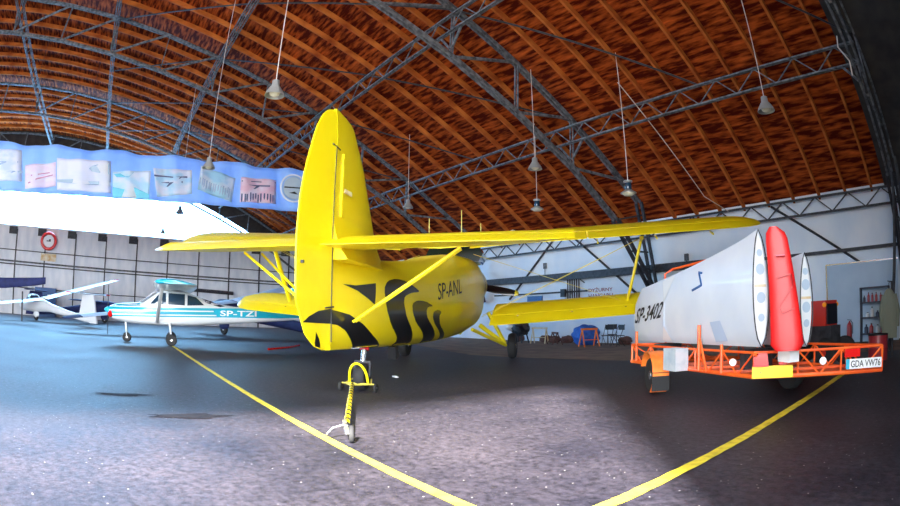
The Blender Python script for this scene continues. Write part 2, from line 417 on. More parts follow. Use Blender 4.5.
# bracing rods
def rod(a, b_, r, label, m_='dsteel', cat='brace', name='brace_rod', group='thin roof bracing rods'):
    return tag(MB().tube([a, b_], r, 6).build(name, m_), label, cat, group)
for bi, (xa, xb) in enumerate(zip(TX, TX[1:])):
    rows = [15, 9.35, 3.7, -1.95]
    for j in range(3):
        y0, y1 = rows[j], rows[j + 1]; xm = (xa + xb) / 2
        rod((xa, y0, zl(y0) + 1.9), (xm, y1, zl(y1) + 1.7), .035, 'dark roof rod slanting from the near truss, %s, %s' % (('lowest', 'middle', 'upper')[j], wb[bi]))
        rod((xm, y0, zl(y0) + 1.7), (xb, y1, zl(y1) + 1.9), .035, 'dark roof rod slanting to the far truss, %s, %s' % (('lowest', 'middle', 'upper')[j], wb[bi]))
for a, c, lb in (((-19.26, 6.3), (-22.7, 2.3), 'dark brace leaning down to the left behind the propeller'), ((-17.86, 6.3), (-13.6, 1.95), 'dark brace slanting down to the right behind the yellow wing strut'),
                 ((-7.1, 5.5), (-2.97, 2.5), 'dark brace slanting down to the white board behind the red rudder')):
    rod((a[0], YW - .06, min(a[1], 5.3)), (c[0], YW - .06, c[1]), .055, lb, group='wall braces')

# ------------------------------------------------------------------ pendant lamps
def make_lamp(cord, kind=0):
    t = empty('pendant_lamp')
    MB().tube([(0, 0, .42), (0, 0, cord)], .012, 6).build('cord', 'cord', t)
    if kind == 0:
        MB().rev([(.055, .42), (.09, .40), (.10, .26), (.13, .22), (.22, .08), (.25, .0), (.24, .0), (.20, .07), (.08, .2)], n=24).build('lamp_shade', 'lampmetal', t)
        MB().rev([(.0, .20), (.10, .17), (.14, .08), (.12, .02), (.05, -.02), (.0, -.02)], n=16).build('bulb', 'lampglass', t)
    else:
        MB().rev([(.06, .42), (.14, .40), (.14, .36), (.10, .34), (.10, .12), (.12, .10), (.25, .02), (.25, .0), (.10, .05), (.08, .3)], n=24).build('lamp_shade', 'lampmetal', t)
        MB().rev([(.11, .33), (.115, .32), (.115, .13), (.11, .12)], n=16).build('glass_ring', 'glass', t)
        MB().rev([(.0, .06), (.16, .04), (.20, .0), (.14, -.06), (.0, -.09)], n=16).build('lens', 'lampglass', t)
    return t
# label, x, y, z, kind
lamps = [(-11.82, 3.34, 6.45, 0, 'grey bell pendant lamp hanging highest, left of the top of the yellow fin'), (-19.2, 3.14, 6.4, 0, 'grey pendant lamp hanging just in front of the top edge of the blue banner'),
         (-21.42, 13.07, 6.4, 0, 'small grey pendant lamp close to the right of the yellow fin'), (-12.75, 12.85, 6.35, 0, 'grey bell pendant lamp hanging above another lamp over the tailplane'),
         (-4.33, 13.28, 6.4, 0, 'grey bell pendant lamp at the far right under the red boards'), (-29.28, 3.38, 6.4, 0, 'dark lamp outlined against the bright glazing just under the banner'),
         (-42.2, 3.6, 7.0, 0, 'farthest lamp, tiny and dark against the glazing beside the left wing tip'), (-14.73, 14.9, 5.5, 1, 'short blue-white lamp hanging below another lamp over the tailplane'),
         (-9.33, 13.5, 5.0, 1, 'blue-white cylindrical lamp on a long cord above the upper right wing')]
for x, y, z, kd, lb in lamps:
    t = make_lamp(zd(y) - .1 - z, kd); t.location = (x, y, z); tag(t, lb, 'lamp', 'pendant lamps')
tag(MB().tube([(-9.45, 13.6, zl(13.6) + 1.2), (-9.0, 18.2, 5.6), (-8.9, YW - .5, 5.3)], .015, 6).build('rope', 'cord'), 'thin pale rope slanting from the lattice purlin down to the eave', 'rope')
tag(MB().tube([(-1.75, 13.2, 7.9), (-1.78, 13.0, 7.5), (-1.6, 13.3, 7.2), (-1.62, 13.3, 6.8)], .02, 6).build('rope', 'cord'), 'loose rope end dangling from the truss in the dark top right corner', 'rope')

# ------------------------------------------------------------------ banner
BX = -24.9
def bwave(y, z): return .07 * math.sin(y * 2.1) * math.sin((z - 5.5) * 1.3) + .07 * math.sin(y * 5.3 + z)
def bz(y, t):
    lo = 5.90 + max(0, (y + 6) / 15) * .42; hi = 8.05 + max(0, (y + 6) / 15) * .30 + .12 - .14 * abs(math.sin(y * 1.05 + .6)) ** 2
    return lo + (hi - lo) * t
ban = empty('banner', (BX, 0, 7))
b = MB(); n, m_ = 110, 10; g = []
for i in range(n + 1):
    y = -11 + 20.9 * i / n; g.append([b.bm.verts.new((bwave(y, bz(y, j / m_)), y, bz(y, j / m_) - 7)) for j in range(m_ + 1)])
for i in range(n):
    for j in range(m_): b.bm.faces.new((g[i][j], g[i + 1][j], g[i + 1][j + 1], g[i][j + 1]))
cl = b.build('banner_cloth', 'banner', ban)
sl = cl.modifiers.new('s', 'SOLIDIFY'); sl.thickness = .01
tag(ban, 'long crumpled blue banner with photographs of aircraft hanging across the hangar', 'banner')
for y in (-9, -5.4, -2.3, .6, 3.4, 6.3, 9.2):
    MB().tube([(bwave(y, bz(y, 1)), y, bz(y, 1) - 7.02), (0, y, zl(y) - 7)], .008, 5).build('hanging_cord', 'dsteel', ban)
def picture(q, cols, seed, marks, scale=1.2, name='photograph'):
    key = 'photo_print_%d' % seed
    M[key] = mat(key, cols[0], .6, var=cols[1], scale=scale, stretch=(1, 1, 1.8), detail=4, lo=.42, hi=.58)
    translucent(M[key], .5)
    b = MB(); N = 12; g = []
    def pt(u, v, o=.03):
        (a, b_, c_, d_) = [Vector(p) for p in q]; P = a.lerp(b_, u).lerp(d_.lerp(c_, u), v); return V(bwave(P.x, P.y) + o, P.x, P.y - 7)
    g = [[b.bm.verts.new(pt(i / N, j / N)) for j in range(N + 1)] for i in range(N + 1)]
    for i in range(N):
        for j in range(N): b.bm.faces.new((g[i][j], g[i + 1][j], g[i + 1][j + 1], g[i][j + 1]))
    p = b.build(name, key, ban); sm = p.modifiers.new('s', 'SOLIDIFY'); sm.thickness = .008
    b = MB()
    for poly in marks: b.poly([pt(u, v, .055) for u, v in poly], mi=0)
    if marks: b.build('picture_detail', seed_m[seed], p, smooth=False)
M['pd_grey'] = mat('picture_grey', (.40, .52, .66), .7); M['pd_dark'] = mat('picture_dark', (.10, .12, .22), .7); M['pd_cy'] = mat('picture_cyan', (.15, .55, .72), .7); M['pd_pink'] = mat('picture_pink', (.62, .30, .40), .7)
seed_m = {0: 'pd_grey', 1: 'pd_pink', 2: 'pd_grey', 3: 'pd_cy', 4: 'pd_dark', 5: 'pd_grey', 6: 'pd_dark', 7: 'pd_dark'}
def plane_marks(cx, cy, s):  # small generic aircraft outline
    return [[(cx - s, cy), (cx - s * .3, cy - .07 * s), (cx + s, cy - .04), (cx + s, cy + .03), (cx - s * .3, cy + .10 * s)], [(cx - .15 * s, cy), (cx - .5 * s, cy + .5 * s), (cx - .35 * s, cy + .5 * s), (cx + .2 * s, cy)]]
def crowd(n, v0, hgt, seed):
    rn = random.Random(seed); out = []
    for i in range(n):
        u = .04 + .92 * (i + rn.uniform(-.2, .2)) / n; h_ = hgt * rn.uniform(.7, 1.1); a = v0 + rn.uniform(0, .08)
        out.append([(u - .018, a), (u + .018, a), (u + .02, a + h_ * .7), (u + .008, a + h_), (u - .008, a + h_), (u - .02, a + h_ * .7)])
    return out
# q: top-left, top-right, bottom-right, bottom-left as (y, z); v goes downward
picture([(-9.2, 7.75), (-5.43, 7.81), (-5.15, 6.37), (-8.9, 6.3)], ((.75, .83, .92), (.95, .96, .98)), 0, plane_marks(.75, .4, .2) + plane_marks(.9, .7, .12))
picture([(-5.13, 7.14), (-3.54, 7.41), (-3.36, 6.33), (-4.94, 6.07)], ((.95, .82, .88), (.97, .92, .96)), 1, [[(.1, .75), (.4, .6), (.9, .5), (.9, .54), (.4, .66), (.12, .8)], [(.2, .45), (.8, .38), (.8, .42), (.2, .5)]])
picture([(-3.53, 7.6), (-.78, 7.72), (-.58, 6.26), (-3.28, 6.16)], ((.92, .94, .97), (.97, .97, .98)), 2, [[(.6, .28), (.64, .2), (.75, .14), (.97, .1), (.97, .42), (.78, .4), (.65, .36)], [(.0, .68), (.3, .64), (.6, .68), (1., .64), (1., .76), (.5, .8), (0., .76)]])
picture([(-.62, 7.27), (1.25, 7.46), (1.31, 6.16), (-.46, 6.09)], ((.65, .88, .95), (.90, .94, .97)), 3, [[(.02, .1), (.55, .06), (.42, .26), (.1, .22)], [(0, .6), (.3, .7), (.6, .62), (1, .85), (1, 1), (0, 1)]])
picture([(1.33, 7.61), (3.26, 7.73), (3.38, 6.6), (1.69, 6.29)], ((.60, .84, .92), (.90, .91, .94)), 4, plane_marks(.72, .3, .16) + plane_marks(.45, .5, .3) + [[(0, .24), (.5, .3), (.5, .34), (0, .3)]])
picture([(3.68, 7.97), (5.49, 7.6), (5.39, 6.42), (3.61, 6.81)], ((.50, .78, .86), (.88, .94, .95)), 5, crowd(14, .45, .35, 3))
picture([(5.74, 7.68), (7.59, 7.76), (7.63, 6.57), (5.79, 6.47)], ((.95, .68, .74), (.97, .86, .90)), 6, crowd(12, .60, .34, 5) + plane_marks(.5, .3, .3) + [[(.02, .14), (.98, .1), (.98, .13), (.02, .18)]])
def disc(cy, cz, r, o, m_, nm, par):
    b = MB(); b.rev([(r, 0), (r, .01)], (bwave(cy, cz) + o, cy, cz - 7), (1, 0, 0), 28); return b.build(nm, m_, par)
em = disc(8.45, 7.42, .72, .16, 'platew', 'round_emblem', ban); disc(8.45, 7.42, .64, .175, 'banner', 'emblem_ring', em); disc(8.45, 7.42, .55, .19, 'board', 'emblem_centre', em)
b = MB(); ex = bwave(8.45, 7.42) + .21
b.poly([(ex, 7.95, .45), (ex, 8.95, .50), (ex, 8.95, .44), (ex, 7.95, .38)]).poly([(ex, 8.2, .15), (ex, 8.7, .12), (ex, 8.5, .25)]).build('emblem_bird', 'ink', em, smooth=False)

# ------------------------------------------------------------------ yellow biplane
ST = [(-1.5, 2.14, .77, .06, 2), (-1.0, 2.18, .76, .13, 2), (-.6, 2.22, .75, .18, 2), (.3, 2.30, .73, .32, 2.1), (1.5, 2.40, .70, .50, 2.2), (3, 2.58, .68, .70, 2.4), (4.5, 2.85, .70, .86, 2.6), (6, 3.05, .76, .94, 2.8), (7.6, 3.15, .92, .94, 2.8), (8.5, 3.12, 1.25, .82, 2.4), (8.9, 3.10, 1.50, .78, 2.0), (9.6, 3.08, 1.66, .74, 2.0), (9.95, 2.95, 1.85, .62, 2.0)]
def interp(x, tab, i):
    if x <= tab[0][0]: return tab[0][i]
    for a, c in zip(tab, tab[1:]):
        if x <= c[0]: return a[i] + (c[i] - a[i]) * (x - a[0]) / (c[0] - a[0])
    return tab[-1][i]
def sec(x): return [interp(x, ST, i) for i in (1, 2, 3, 4)]
def fsurf(x, z):
    zt, zb, w, n = sec(x); t = min(abs((z - (zt + zb) / 2) / ((zt - zb) / 2)), .995); return w * (1 - t ** n) ** (1 / n)
def ring(x, tab_fn, k=40):
    zt, zb, w, n = tab_fn(x); zc, h = (zt + zb) / 2, (zt - zb) / 2; out = []
    for i in range(k):
        a = 2 * PI * i / k; c, s_ = math.cos(a), math.sin(a)
        out.append(V(x, w * math.copysign(abs(c) ** (2 / n), c), zc + h * math.copysign(abs(s_) ** (2 / n), s_)))
    return out
AN = empty('biplane', (-8.38, 4.22, 0), PI / 2 + R(41.64))
tag(AN, 'large yellow biplane with black tail stripes, seen from behind in the middle of the hangar', 'airplane')
fx = [-1.5 + 10.4 * i / 44 for i in range(45)]
fus = MB().loft([ring(x, sec) for x in fx]).build('fuselage', 'yellow', AN)
cx_ = [8.93, 9.1, 9.3, 9.6, 9.8, 9.95]
MB().loft([ring(x, sec) for x in cx_]).build('cowling', 'yellow', AN)
MB().loft([[V(x, p.y * k, (p.z - 2.3) * k + 2.3) for p in ring(8.9, sec)] for x, k in ((8.895, 1.003), (8.935, 1.003))]).build('cowling_seam', 'black', AN)
MB().rev([(.50, 0), (.50, .03)], (9.95, 0, 2.4), (1, 0, 0), 28).build('engine_face', 'dsteel', AN)
# cockpit glazing bulge
b = MB().loft([[V(8.75 - .0 * q, y, z) for y, z in ((-.72, 3.0), (-.86, 3.25), (-.7, 3.5), (0, 3.62), (.7, 3.5), (.86, 3.25), (.72, 3.0))] if q == 0 else [V(7.6, y * 1.05, z) for y, z in ((-.72, 3.0), (-.86, 3.25), (-.7, 3.55), (0, 3.68), (.7, 3.55), (.86, 3.25), (.72, 3.0))] for q in (0, 1)])
b.build('cockpit_canopy', 'glass', AN)
def decal(pts, fn, name, m_, par, step=.07, side=-1, off=.006):
    bm = bmesh.new(); bm.faces.new([bm.verts.new((x, 0, z)) for x, z in pts])
    X = [p[0] for p in pts]; Z = [p[1] for p in pts]
    for ax, lo, hi in ((0, min(X), max(X)), (2, min(Z), max(Z))):
        t = lo + step
        while t < hi:
            p = [0, 0, 0]; p[ax] = t; nn = [0, 0, 0]; nn[ax] = 1
            bmesh.ops.bisect_plane(bm, geom=bm.verts[:] + bm.edges[:] + bm.faces[:], plane_co=p, plane_no=nn); t += step
    bmesh.ops.triangulate(bm, faces=bm.faces)
    for v in bm.verts: v.co.y = side * (fn(v.co.x, v.co.z) + off)
    s = MB(); s.bm.free(); s.bm = bm
    return s.build(name, m_, par)
def smoothpoly(pts, it=2):
    for _ in range(it):
        o = []
        for i, p in enumerate(pts):
            q = pts[(i + 1) % len(pts)]
            o += [(p[0] * .8 + q[0] * .2, p[1] * .8 + q[1] * .2), (p[0] * .2 + q[0] * .8, p[1] * .2 + q[1] * .8)]
        pts = o
    return pts
stripes = [[(-1.12, 1.78), (-.7, 1.78), (-.02, 1.86), (-.1, 1.49), (-.34, 1.59), (-.66, 1.7)],
    [(-1.49, 1.38), (-1.26, 1.36), (-.9, 1.31), (-.47, 1.17), (-.03, .97), (.52, .76), (.6, .733), (-.55, .752), (-.75, .9), (-1.01, 1.07), (-1.25, 1.15), (-1.49, 1.17)],
    [(.25, 1.78), (.43, 1.93), (.8, 2.0), (1.24, 1.98), (1.61, 1.87), (1.79, 1.8), (1.36, 1.76), (1.06, 1.68), (1.02, 1.55), (1.17, 1.28), (1.64, .99), (2.05, .72), (1.15, .715), (1.12, .85), (.57, 1.14), (.32, 1.44)],
    [(1.39, 1.55), (1.61, 1.62), (2.04, 1.62), (2.5, 1.53), (2.17, 1.5), (2.12, 1.4), (2.24, 1.25), (2.95, .96), (3.5, .70), (2.75, .70), (2.31, .93), (1.66, 1.18), (1.43, 1.37)],
    [(2.51, 1.41), (2.78, 1.46), (3.01, 1.41), (2.88, 1.31), (3.05, 1.12), (3.86, .88), (4.3, .74), (3.9, .74), (3.45, .9), (2.74, 1.13), (2.52, 1.28)]]
for i, s_ in enumerate(stripes):
    decal(s_ if i < 2 else smoothpoly(s_, 1), fsurf, 'stripe', 'black', fus)
def txt_an(u, v):
    x = 2.74 + 1.72 * u + .09 * v; z = 1.66 + .23 * u + .37 * v
    return V(x, -(fsurf(x, z) + .008), z)
text_mesh('SP-ANL', txt_an, 'registration', 'ink', fus, bold=.0)
# belly: black block standing in for the shadow under the fuselage
MB().beam((1.7, 0, .70), (1.75, 0, .45), .16, .22).build('belly_shadow_block', 'black', AN)
# fin and rudder
LE = [(.9, 1.3), (1.9, 1.2), (2.2, .98), (2.45, .70), (2.76, .48), (3.03, .34), (3.36, .14), (3.83, -.14), (4.19, -.47), (4.35, -.60), (4.43, -.70), (4.475, -.85), (4.495, -1.05), (4.505, -1.25)]
TE = [(.78, -1.6), (.84, -1.85), (1.02, -2.14), (1.48, -2.42), (2.27, -2.46), (2.82, -2.42), (3.24, -2.33), (3.67, -2.18), (3.98, -2.06), (4.2, -1.92), (4.32, -1.82), (4.40, -1.70), (4.45, -1.58), (4.47, -1.50)]
HX = -1.48
def fin_ht(x, z):
    u = max(0, min(1, (interp(z, LE, 1) - x) / max(.05, interp(z, LE, 1) - HX))); f_ = math.sqrt(max(0, 1 - (1 - u) ** 2.2))
    k = 1 if z < 3.7 else max(.3, math.sqrt(max(0, 1 - ((z - 3.7) / .82) ** 2)))
    return (.085 + .22 * max(0, (2.75 - z) / .6) ** 2 * (0 if z > 2.75 else 1)) * f_ * k
def rud_ht(x, z):
    te = interp(z, TE, 1); u = max(0, min(1, (HX - x) / max(.05, HX - te))); k = 1 if z < 3.7 else max(.3, math.sqrt(max(0, 1 - ((z - 3.7) / .82) ** 2)))
    return (.08 * (1 - u) + .012) * k
b = MB(); rg = []
for i in range(26):
    z = 2.12 + 2.385 * (1 - (1 - i / 25) ** 1.5); l = interp(z, LE, 1); xs_ = [HX + .02 + (l - HX - .02) * (1 - (1 - j / 12) ** 1.6) for j in range(13)]
    rg.append([V(x, fin_ht(x, z), z) for x in xs_] + [V(x, -fin_ht(x, z), z) for x in xs_[::-1]])
b.loft(rg).build('fin', 'yellow', AN)
b = MB(); rg = []
for i in range(36):
    z = .78 + 3.69 * (.5 - .5 * math.cos(PI * i / 35)); te = interp(z, TE, 1); xs_ = [HX - .015 + (te - HX + .015) * j / 8 for j in range(9)]
    rg.append([V(x, rud_ht(x, z), z) for x in xs_] + [V(x, -rud_ht(x, z), z) for x in xs_[::-1]])
rud = b.loft(rg).build('rudder', 'yellow', AN)
decal([(-2.24, 1.19), (-2.10, 1.27), (-1.86, 1.35), (-1.51, 1.39), (-1.50, 1.17), (-1.91, 1.18)], rud_ht, 'stripe', 'black', rud)
decal([(-1.90, 1.06), (-1.80, .95), (-1.72, .82), (-1.86, .85), (-1.89, .9)], rud_ht, 'stripe', 'black', rud)
MB().beam((-1.5, -.10, .9), (-1.5, -.10, 2.3), .012, .012).beam((-1.5, -.095, 2.42), (-1.5, -.095, 3.86), .010, .010).build('hinge_line', 'dsteel', rud)
MB().beam((-1.62, -.08, 3.86), (-1.34, -.08, 3.84), .02, .02).build('hinge_fitting', 'dsteel', rud)
MB().beam((-1.42, -.10, 1.42), (-1.7, -.10, 1.40), .02, .02).build('hinge_fitting', 'dsteel', rud)
MB().box((-2.35, -.05, 2.0), (.04, .04, .04)).build('hinge_fitting', 'dsteel', rud)
MB().box((-1.02, -.115, 3.22), (.30, .008, .07)).build('stencil', 'ysign', AN)
MB().box((-1.20, -.085, 3.3), (.09, .05, 1.0)).build('fin_highlight_strip', 'yellow', AN)  # raised strip standing in for the lighter highlight beside the hinge
# tailplane
def both(fn):
    for s in (1, -1): fn(s)
def stab(s):
    def z_te(r): return 2.27
    secs = []
    for r in [.05, .3, 1, 1.8, 2.6, 3.1, 3.35, 3.5, 3.58]:
        k = 0 if r < 2.6 else ((r - 2.6) / 1.0) ** 2.4
        le = (.10 - .16 * r * .6 - k * .75, 2.58 - .04 * k); te = (-2.02 + .03 * r + k * .45, 2.27 + .08 * k)
        secs.append((-s * r, le, te))
    p = wing(secs, 0, .60, .11, 0.).build('stabiliser', 'yellow', AN)
    el = wing([(y if abs(y) > .1 else -s * .14, l, t) for y, l, t in secs], .612, 1, .11, 0., 4).build('elevator', 'yellow', AN)
    MB().tube([(-.95, -s * .22, 1.2), (-.9, -s * 1.9, 2.33)], .024, 10).build('tailplane_strut', 'yellow', AN)
    MB().tube([(-.90, -s * .24, 1.2), (-.45, -s * 1.82, 2.36)], .022, 10).build('tailplane_strut', 'yellow', AN)
both(stab)
# wings
def upper(s):
    rs = [.0, .5, 2, 4, 6, 8, 8.5, 8.8, 9.0, 9.09]; A_, B_ = [], []
    for r in rs:
        k = 0 if r < 8.2 else ((r - 8.2) / .95) ** 2.5 * .9
        zt = 3.06 + .0528 * r
        A_.append((-s * r, (7.4 - k * 1.0, zt + .5 - k * .2), (5.05 + k * .8, zt + k * .2)))
    wing(A_, 0, .74, .13, .04).build('upper_wing', 'yellow', AN)
    fl = [q for q in A_ if abs(q[0]) <= 4.01]; ai = [(-s * 4.05, A_[3][1], A_[3][2])] + [q for q in A_ if abs(q[0]) > 4.1]
    wing([(-s * .95, A_[1][1], A_[1][2])] + [q for q in fl if abs(q[0]) > 1], .75, 1, .13, .04, 4).build('flap', 'yellow', AN)
    wing(ai, .75, 1, .13, .04, 4).build('aileron', 'yellow', AN)
    for r in (4.3, 5.9, 7.5): MB().beam((5.7, -s * r, 3.10 + .0528 * r), (5.35, -s * r, 2.97 + .0528 * r), .03, .05).build('aileron_bracket', 'yellow', AN)
def lower(s):
    A_ = []
    for r in [1.35, 1.6, 3, 5, 6.3, 6.7, 6.95, 7.08, 7.12]:
        k = 0 if r < 6.3 else ((r - 6.3) / .85) ** 2.3 * .9
        zt = .98 + .066 * r
        A_.append((-s * r, (7.8 - k * .9, zt + .56 - k * .17), (5.82 + k * .7, zt + k * .14)))
    wing(A_, 0, .72, .13, .03).build('lower_wing', 'yellow', AN)
    wing(A_, .73, 1, .13, .03, 4).build('flap', 'yellow', AN)
    for r in (2.1, 3.6, 5.1): MB().box((6.25, -s * r, 1.18 + .066 * r), (.10, .05, .05)).build('flap_bracket', 'black', AN)
    # interplane strut and wires
    b = MB().loft([[V(x + .13 * math.cos(a), -s * r + .045 * math.sin(a), z) for a in [2 * PI * q / 12 for q in range(12)]] for x, r, z in ((6.75, 5.15, 1.52), (6.45, 5.38, 2.5), (6.2, 5.6, 3.46))])
    b.build('interplane_strut', 'yellow', AN)
    MB().beam((6.0, -s * 5.6, 3.40), (6.5, -s * 5.6, 3.48), .05, .09).build('strut_foot', 'yellow', AN)
    MB().beam((6.4, -s * 5.15, 1.50), (7.2, -s * 5.15, 1.72), .05, .1).build('strut_foot', 'yellow', AN)
    MB().tube([(6.9, -s * 1.0, 1.35), (6.3, -s * 5.5, 3.40)], .007, 5).tube([(6.7, -s * 1.0, 1.3), (6.1, -s * 5.5, 3.38)], .007, 5).build('flying_wire', 'ywire', AN)
    MB().tube([(6.7, -s * 5.4, 1.60), (6.5, -s * .8, 3.1)], .007, 5).build('landing_wire', 'ywire', AN)
def gear(s):
    MB().tube([(7.9, -s * .75, 1.05), (8.2, -s * 1.52, .45)], .07, 10).build('gear_leg', 'yellow', AN)
    MB().tube([(6.3, -s * .8, .95), (8.1, -s * 1.55, .42)], .05, 10).build('gear_leg', 'yellow', AN)
    MB().tube([(8.0, -s * 1.0, 1.45), (8.2, -s * 1.50, .50)], .06, 10).build('shock_strut', 'yellow', AN)
    wheel('main_wheel', (8.2, -s * 1.75, .4), (0, 1, 0), .4, .26, AN)
both(upper); both(lower); both(gear)
# propeller
pr = MB().rev([(.0, .34), (.08, .30), (.15, .12), (.17, 0), (.14, -.1)], (10.15, 0, 2.45), (1, 0, 0), 20).build('propeller_hub', 'dsteel', AN)
for k in range(4):
    a = R(-11 + 90 * k); d = V(0, -math.cos(a), math.sin(a)); t = V(0, math.sin(a), math.cos(a))
    def blade(r0, r1, n):
        rg = []
        for i in range(n + 1):
            r = r0 + (r1 - r0) * i / n; c = .05 + .10 * math.sin(PI * min(1, (r + .15) / 2.3)) if r > .3 else .06; c *= (1 if r < 1.62 else math.sqrt(max(.02, 1 - ((r - 1.62) / .2) ** 2)))
            tw = R(50 - 22 * r); cd = t * math.cos(tw) + V(1, 0, 0) * math.sin(tw); nd = t * -math.sin(tw) + V(1, 0, 0) * math.cos(tw)
            rg.append([V(10.15, 0, 2.45) + d * r + cd * c * math.cos(q * PI / 5) + nd * .022 * math.sin(q * PI / 5) for q in range(10)])
        return MB().loft(rg)
    bl = blade(.1, 1.66, 14).build('propeller_blade', 'black', AN)
    blade(1.66, 1.80, 5).build('blade_tip', 'yellow', bl)
for (x, r, h_) in ((7.0, .35, 1.0), (6.8, -.6, .75), (7.2, .9, .62)):
    MB().tube([(x, -r, 3.45), (x, -r, 3.5 + h_)], .015, 6).build('antenna', 'ywire', AN)
MB().blob((6.9, -1.9, 3.72), (.13, .13, .13), 1, .0, 2).build('navigation_light', 'lampglass', AN)
# tail wheel
MB().tube([(.12, 0, .80), (.03, 0, .50)], .05, 12).build('tail_strut', 'chrome', AN)
MB().tube([(.14, 0, .83), (.10, 0, .70)], .085, 12).build('strut_collar', 'darkred', AN)
MB().beam((.03, -.14, .50), (0, -.14, .24), .03, .05).beam((.03, .14, .50), (0, .14, .24), .03, .05).beam((.03, -.15, .50), (.03, .15, .50), .06, .04).build('tail_fork', 'dsteel', AN)
wheel('tail_wheel', (0, 0, .235), (0, 1, 0), .235, .20, AN)
# tow bar
TB = empty('tow_bar', (-8.38, 4.22, 0), PI / 2 + R(41.64)); tag(TB, 'yellow and black striped tow bar hooked to the tail wheel of the biplane', 'tow bar')
arc = [V(-.16 - .10 * math.sin(PI * i / 14), .17 * math.cos(PI * i / 14), .13 + .36 * math.sin(PI * i / 14) ** .8) for i in range(15)]
MB().tube(arc, .022, 8).build('fork_arch', 'yellow', TB)
MB().tube([(0, .17, .2), (-.2, .24, .14), (-.5, .02, .15)], .014, 8).tube([(0, -.17, .2), (-.2, -.24, .14), (-.5, -.02, .15)], .014, 8).tube([(-.2, -.3, .14), (-.2, .3, .14)], .014, 8).build('fork', 'ywire', TB)
for s in (1, -1): wheel('dolly_wheel', (-.2, s * .32, .08), (0, 1, 0), .08, .05, TB)
P0, P1 = V(-.46, 0, .16), V(-3.66, -1.27, .14); b = MB(); n = 26
for i in range(n): b.tube([P0.lerp(P1, i / n), P0.lerp(P1, (i + 1) / n)], .035, 10, mi=i % 2)
b.build('bar', ['ybright', 'black'], TB)
wheel('tow_wheel', (-3.74, -1.36, .09), (P1 - P0).cross(V(0, 0, 1)), .09, .05, TB)
MB().beam((-3.55, -1.20, .17), (-3.76, -1.32, .11), .04, .05).build('wheel_bracket', 'chrome', TB)
MB().tube([(-3.6, -1.24, .16), (-3.68, -1.12, .12), (-3.74, -1.08, .06)], .010, 8).build('hitch', 'chrome', TB)

# ------------------------------------------------------------------ blue and white high-wing plane
def zmat(name, bands, base):
    m = bpy.data.materials.new(name); m.use_nodes = True; nt = m.node_tree; b = nt.nodes['Principled BSDF']; b.inputs['Roughness'].default_value = .3; b.inputs['Coat Weight'].default_value = .4
    tc = nt.nodes.new('ShaderNodeTexCoord'); sx = nt.nodes.new('ShaderNodeSeparateXYZ'); mr = nt.nodes.new('ShaderNodeMapRange'); mr.inputs[1].default_value = 0; mr.inputs[2].default_value = 3
    # the livery's stripes rise towards the tail: z + slope*x
    ma = nt.nodes.new('ShaderNodeMath'); ma.operation = 'MULTIPLY_ADD'; ma.inputs[1].default_value = .035
    cr = nt.nodes.new('ShaderNodeValToRGB'); cr.color_ramp.interpolation = 'CONSTANT'
    nt.links.new(tc.outputs['Object'], sx.inputs[0]); nt.links.new(sx.outputs[0], ma.inputs[0]); nt.links.new(sx.outputs[2], ma.inputs[2]); nt.links.new(ma.outputs[0], mr.inputs[0]); nt.links.new(mr.outputs[0], cr.inputs[0]); nt.links.new(cr.outputs[0], b.inputs['Base Color'])
    e = cr.color_ramp.elements; e[0].position = 0; e[0].color = (*base, 1); e[1].position = bands[0][0] / 3; e[1].color = (*bands[0][1], 1)
    for z, c in bands[1:]:
        q = e.new(z / 3); q.color = (*c, 1)
    return m
CW, CC, CG = (.80, .84, .88), (.01, .42, .60), (.45, .62, .72)
M['livery'] = zmat('cyan_white_livery', [(1.00, CC), (1.05, CW), (1.09, CC), (1.20, CW), (1.25, CC), (1.34, CW)], CW)
CE = empty('light_airplane', (-20.7, 2.15, 0), R(264)); tag(CE, 'small white and blue high-wing airplane parked left of the yellow biplane', 'airplane')
CT = [(-5.6, 1.42, 1.12, .05, 2), (-4.5, 1.42, 1.02, .14, 2), (-2.6, 1.50, .86, .32, 2.2), (-1.7, 1.62, .78, .42, 2.5), (-1.1, 1.84, .72, .50, 3), (-.6, 1.97, .70, .53, 3.4), (.25, 1.99, .68, .53, 3.4), (.55, 1.86, .68, .52, 3), (1.05, 1.50, .68, .50, 2.6), (1.5, 1.46, .70, .48, 2.4), (2.1, 1.40, .78, .42, 2.2), (2.35, 1.30, .88, .30, 2.)]
csec = lambda x: [interp(x, CT, i) for i in (1, 2, 3, 4)]
def csurf(x, z):
    zt, zb, w, n = csec(x); t = min(abs((z - (zt + zb) / 2) / ((zt - zb) / 2)), .99); return w * (1 - t ** n) ** (1 / n)
cf = MB().loft([ring(-5.6 + 7.95 * i / 60, csec, 32) for i in range(61)]).build('fuselage', 'livery', CE)
for side in (1, -1):
    for poly in ([(.72, 1.46), (.36, 1.86), (.12, 1.88), (.10, 1.46)], [(.02, 1.46), (.02, 1.88), (-.62, 1.87), (-.62, 1.46)], [(-.72, 1.46), (-.72, 1.84), (-1.05, 1.78), (-1.38, 1.50)]):
        decal(poly, csurf, 'side_window', 'glass', cf, side=side)
decal([(-2.2, 1.50), (-1.3, 1.76), (-1.45, 1.60), (-2.0, 1.46)], csurf, 'rear_window', 'glass', cf, side=1)
MB().loft([[V(1.10, -.40, 1.50), V(1.10, .40, 1.50), V(.52, .42, 1.90), V(.52, -.42, 1.90)], [V(1.12, -.40, 1.52), V(1.12, .40, 1.52), V(.54, .42, 1.92), V(.54, -.42, 1.92)]]).build('windscreen', 'glass', CE)
decal([(-1.9, 1.08), (-1.7, 1.36), (-3.0, 1.40), (-5.3, 1.40), (-5.5, 1.18), (-4.3, 1.12)], csurf, 'tail_band', 'cyan', cf, side=1, off=.008)
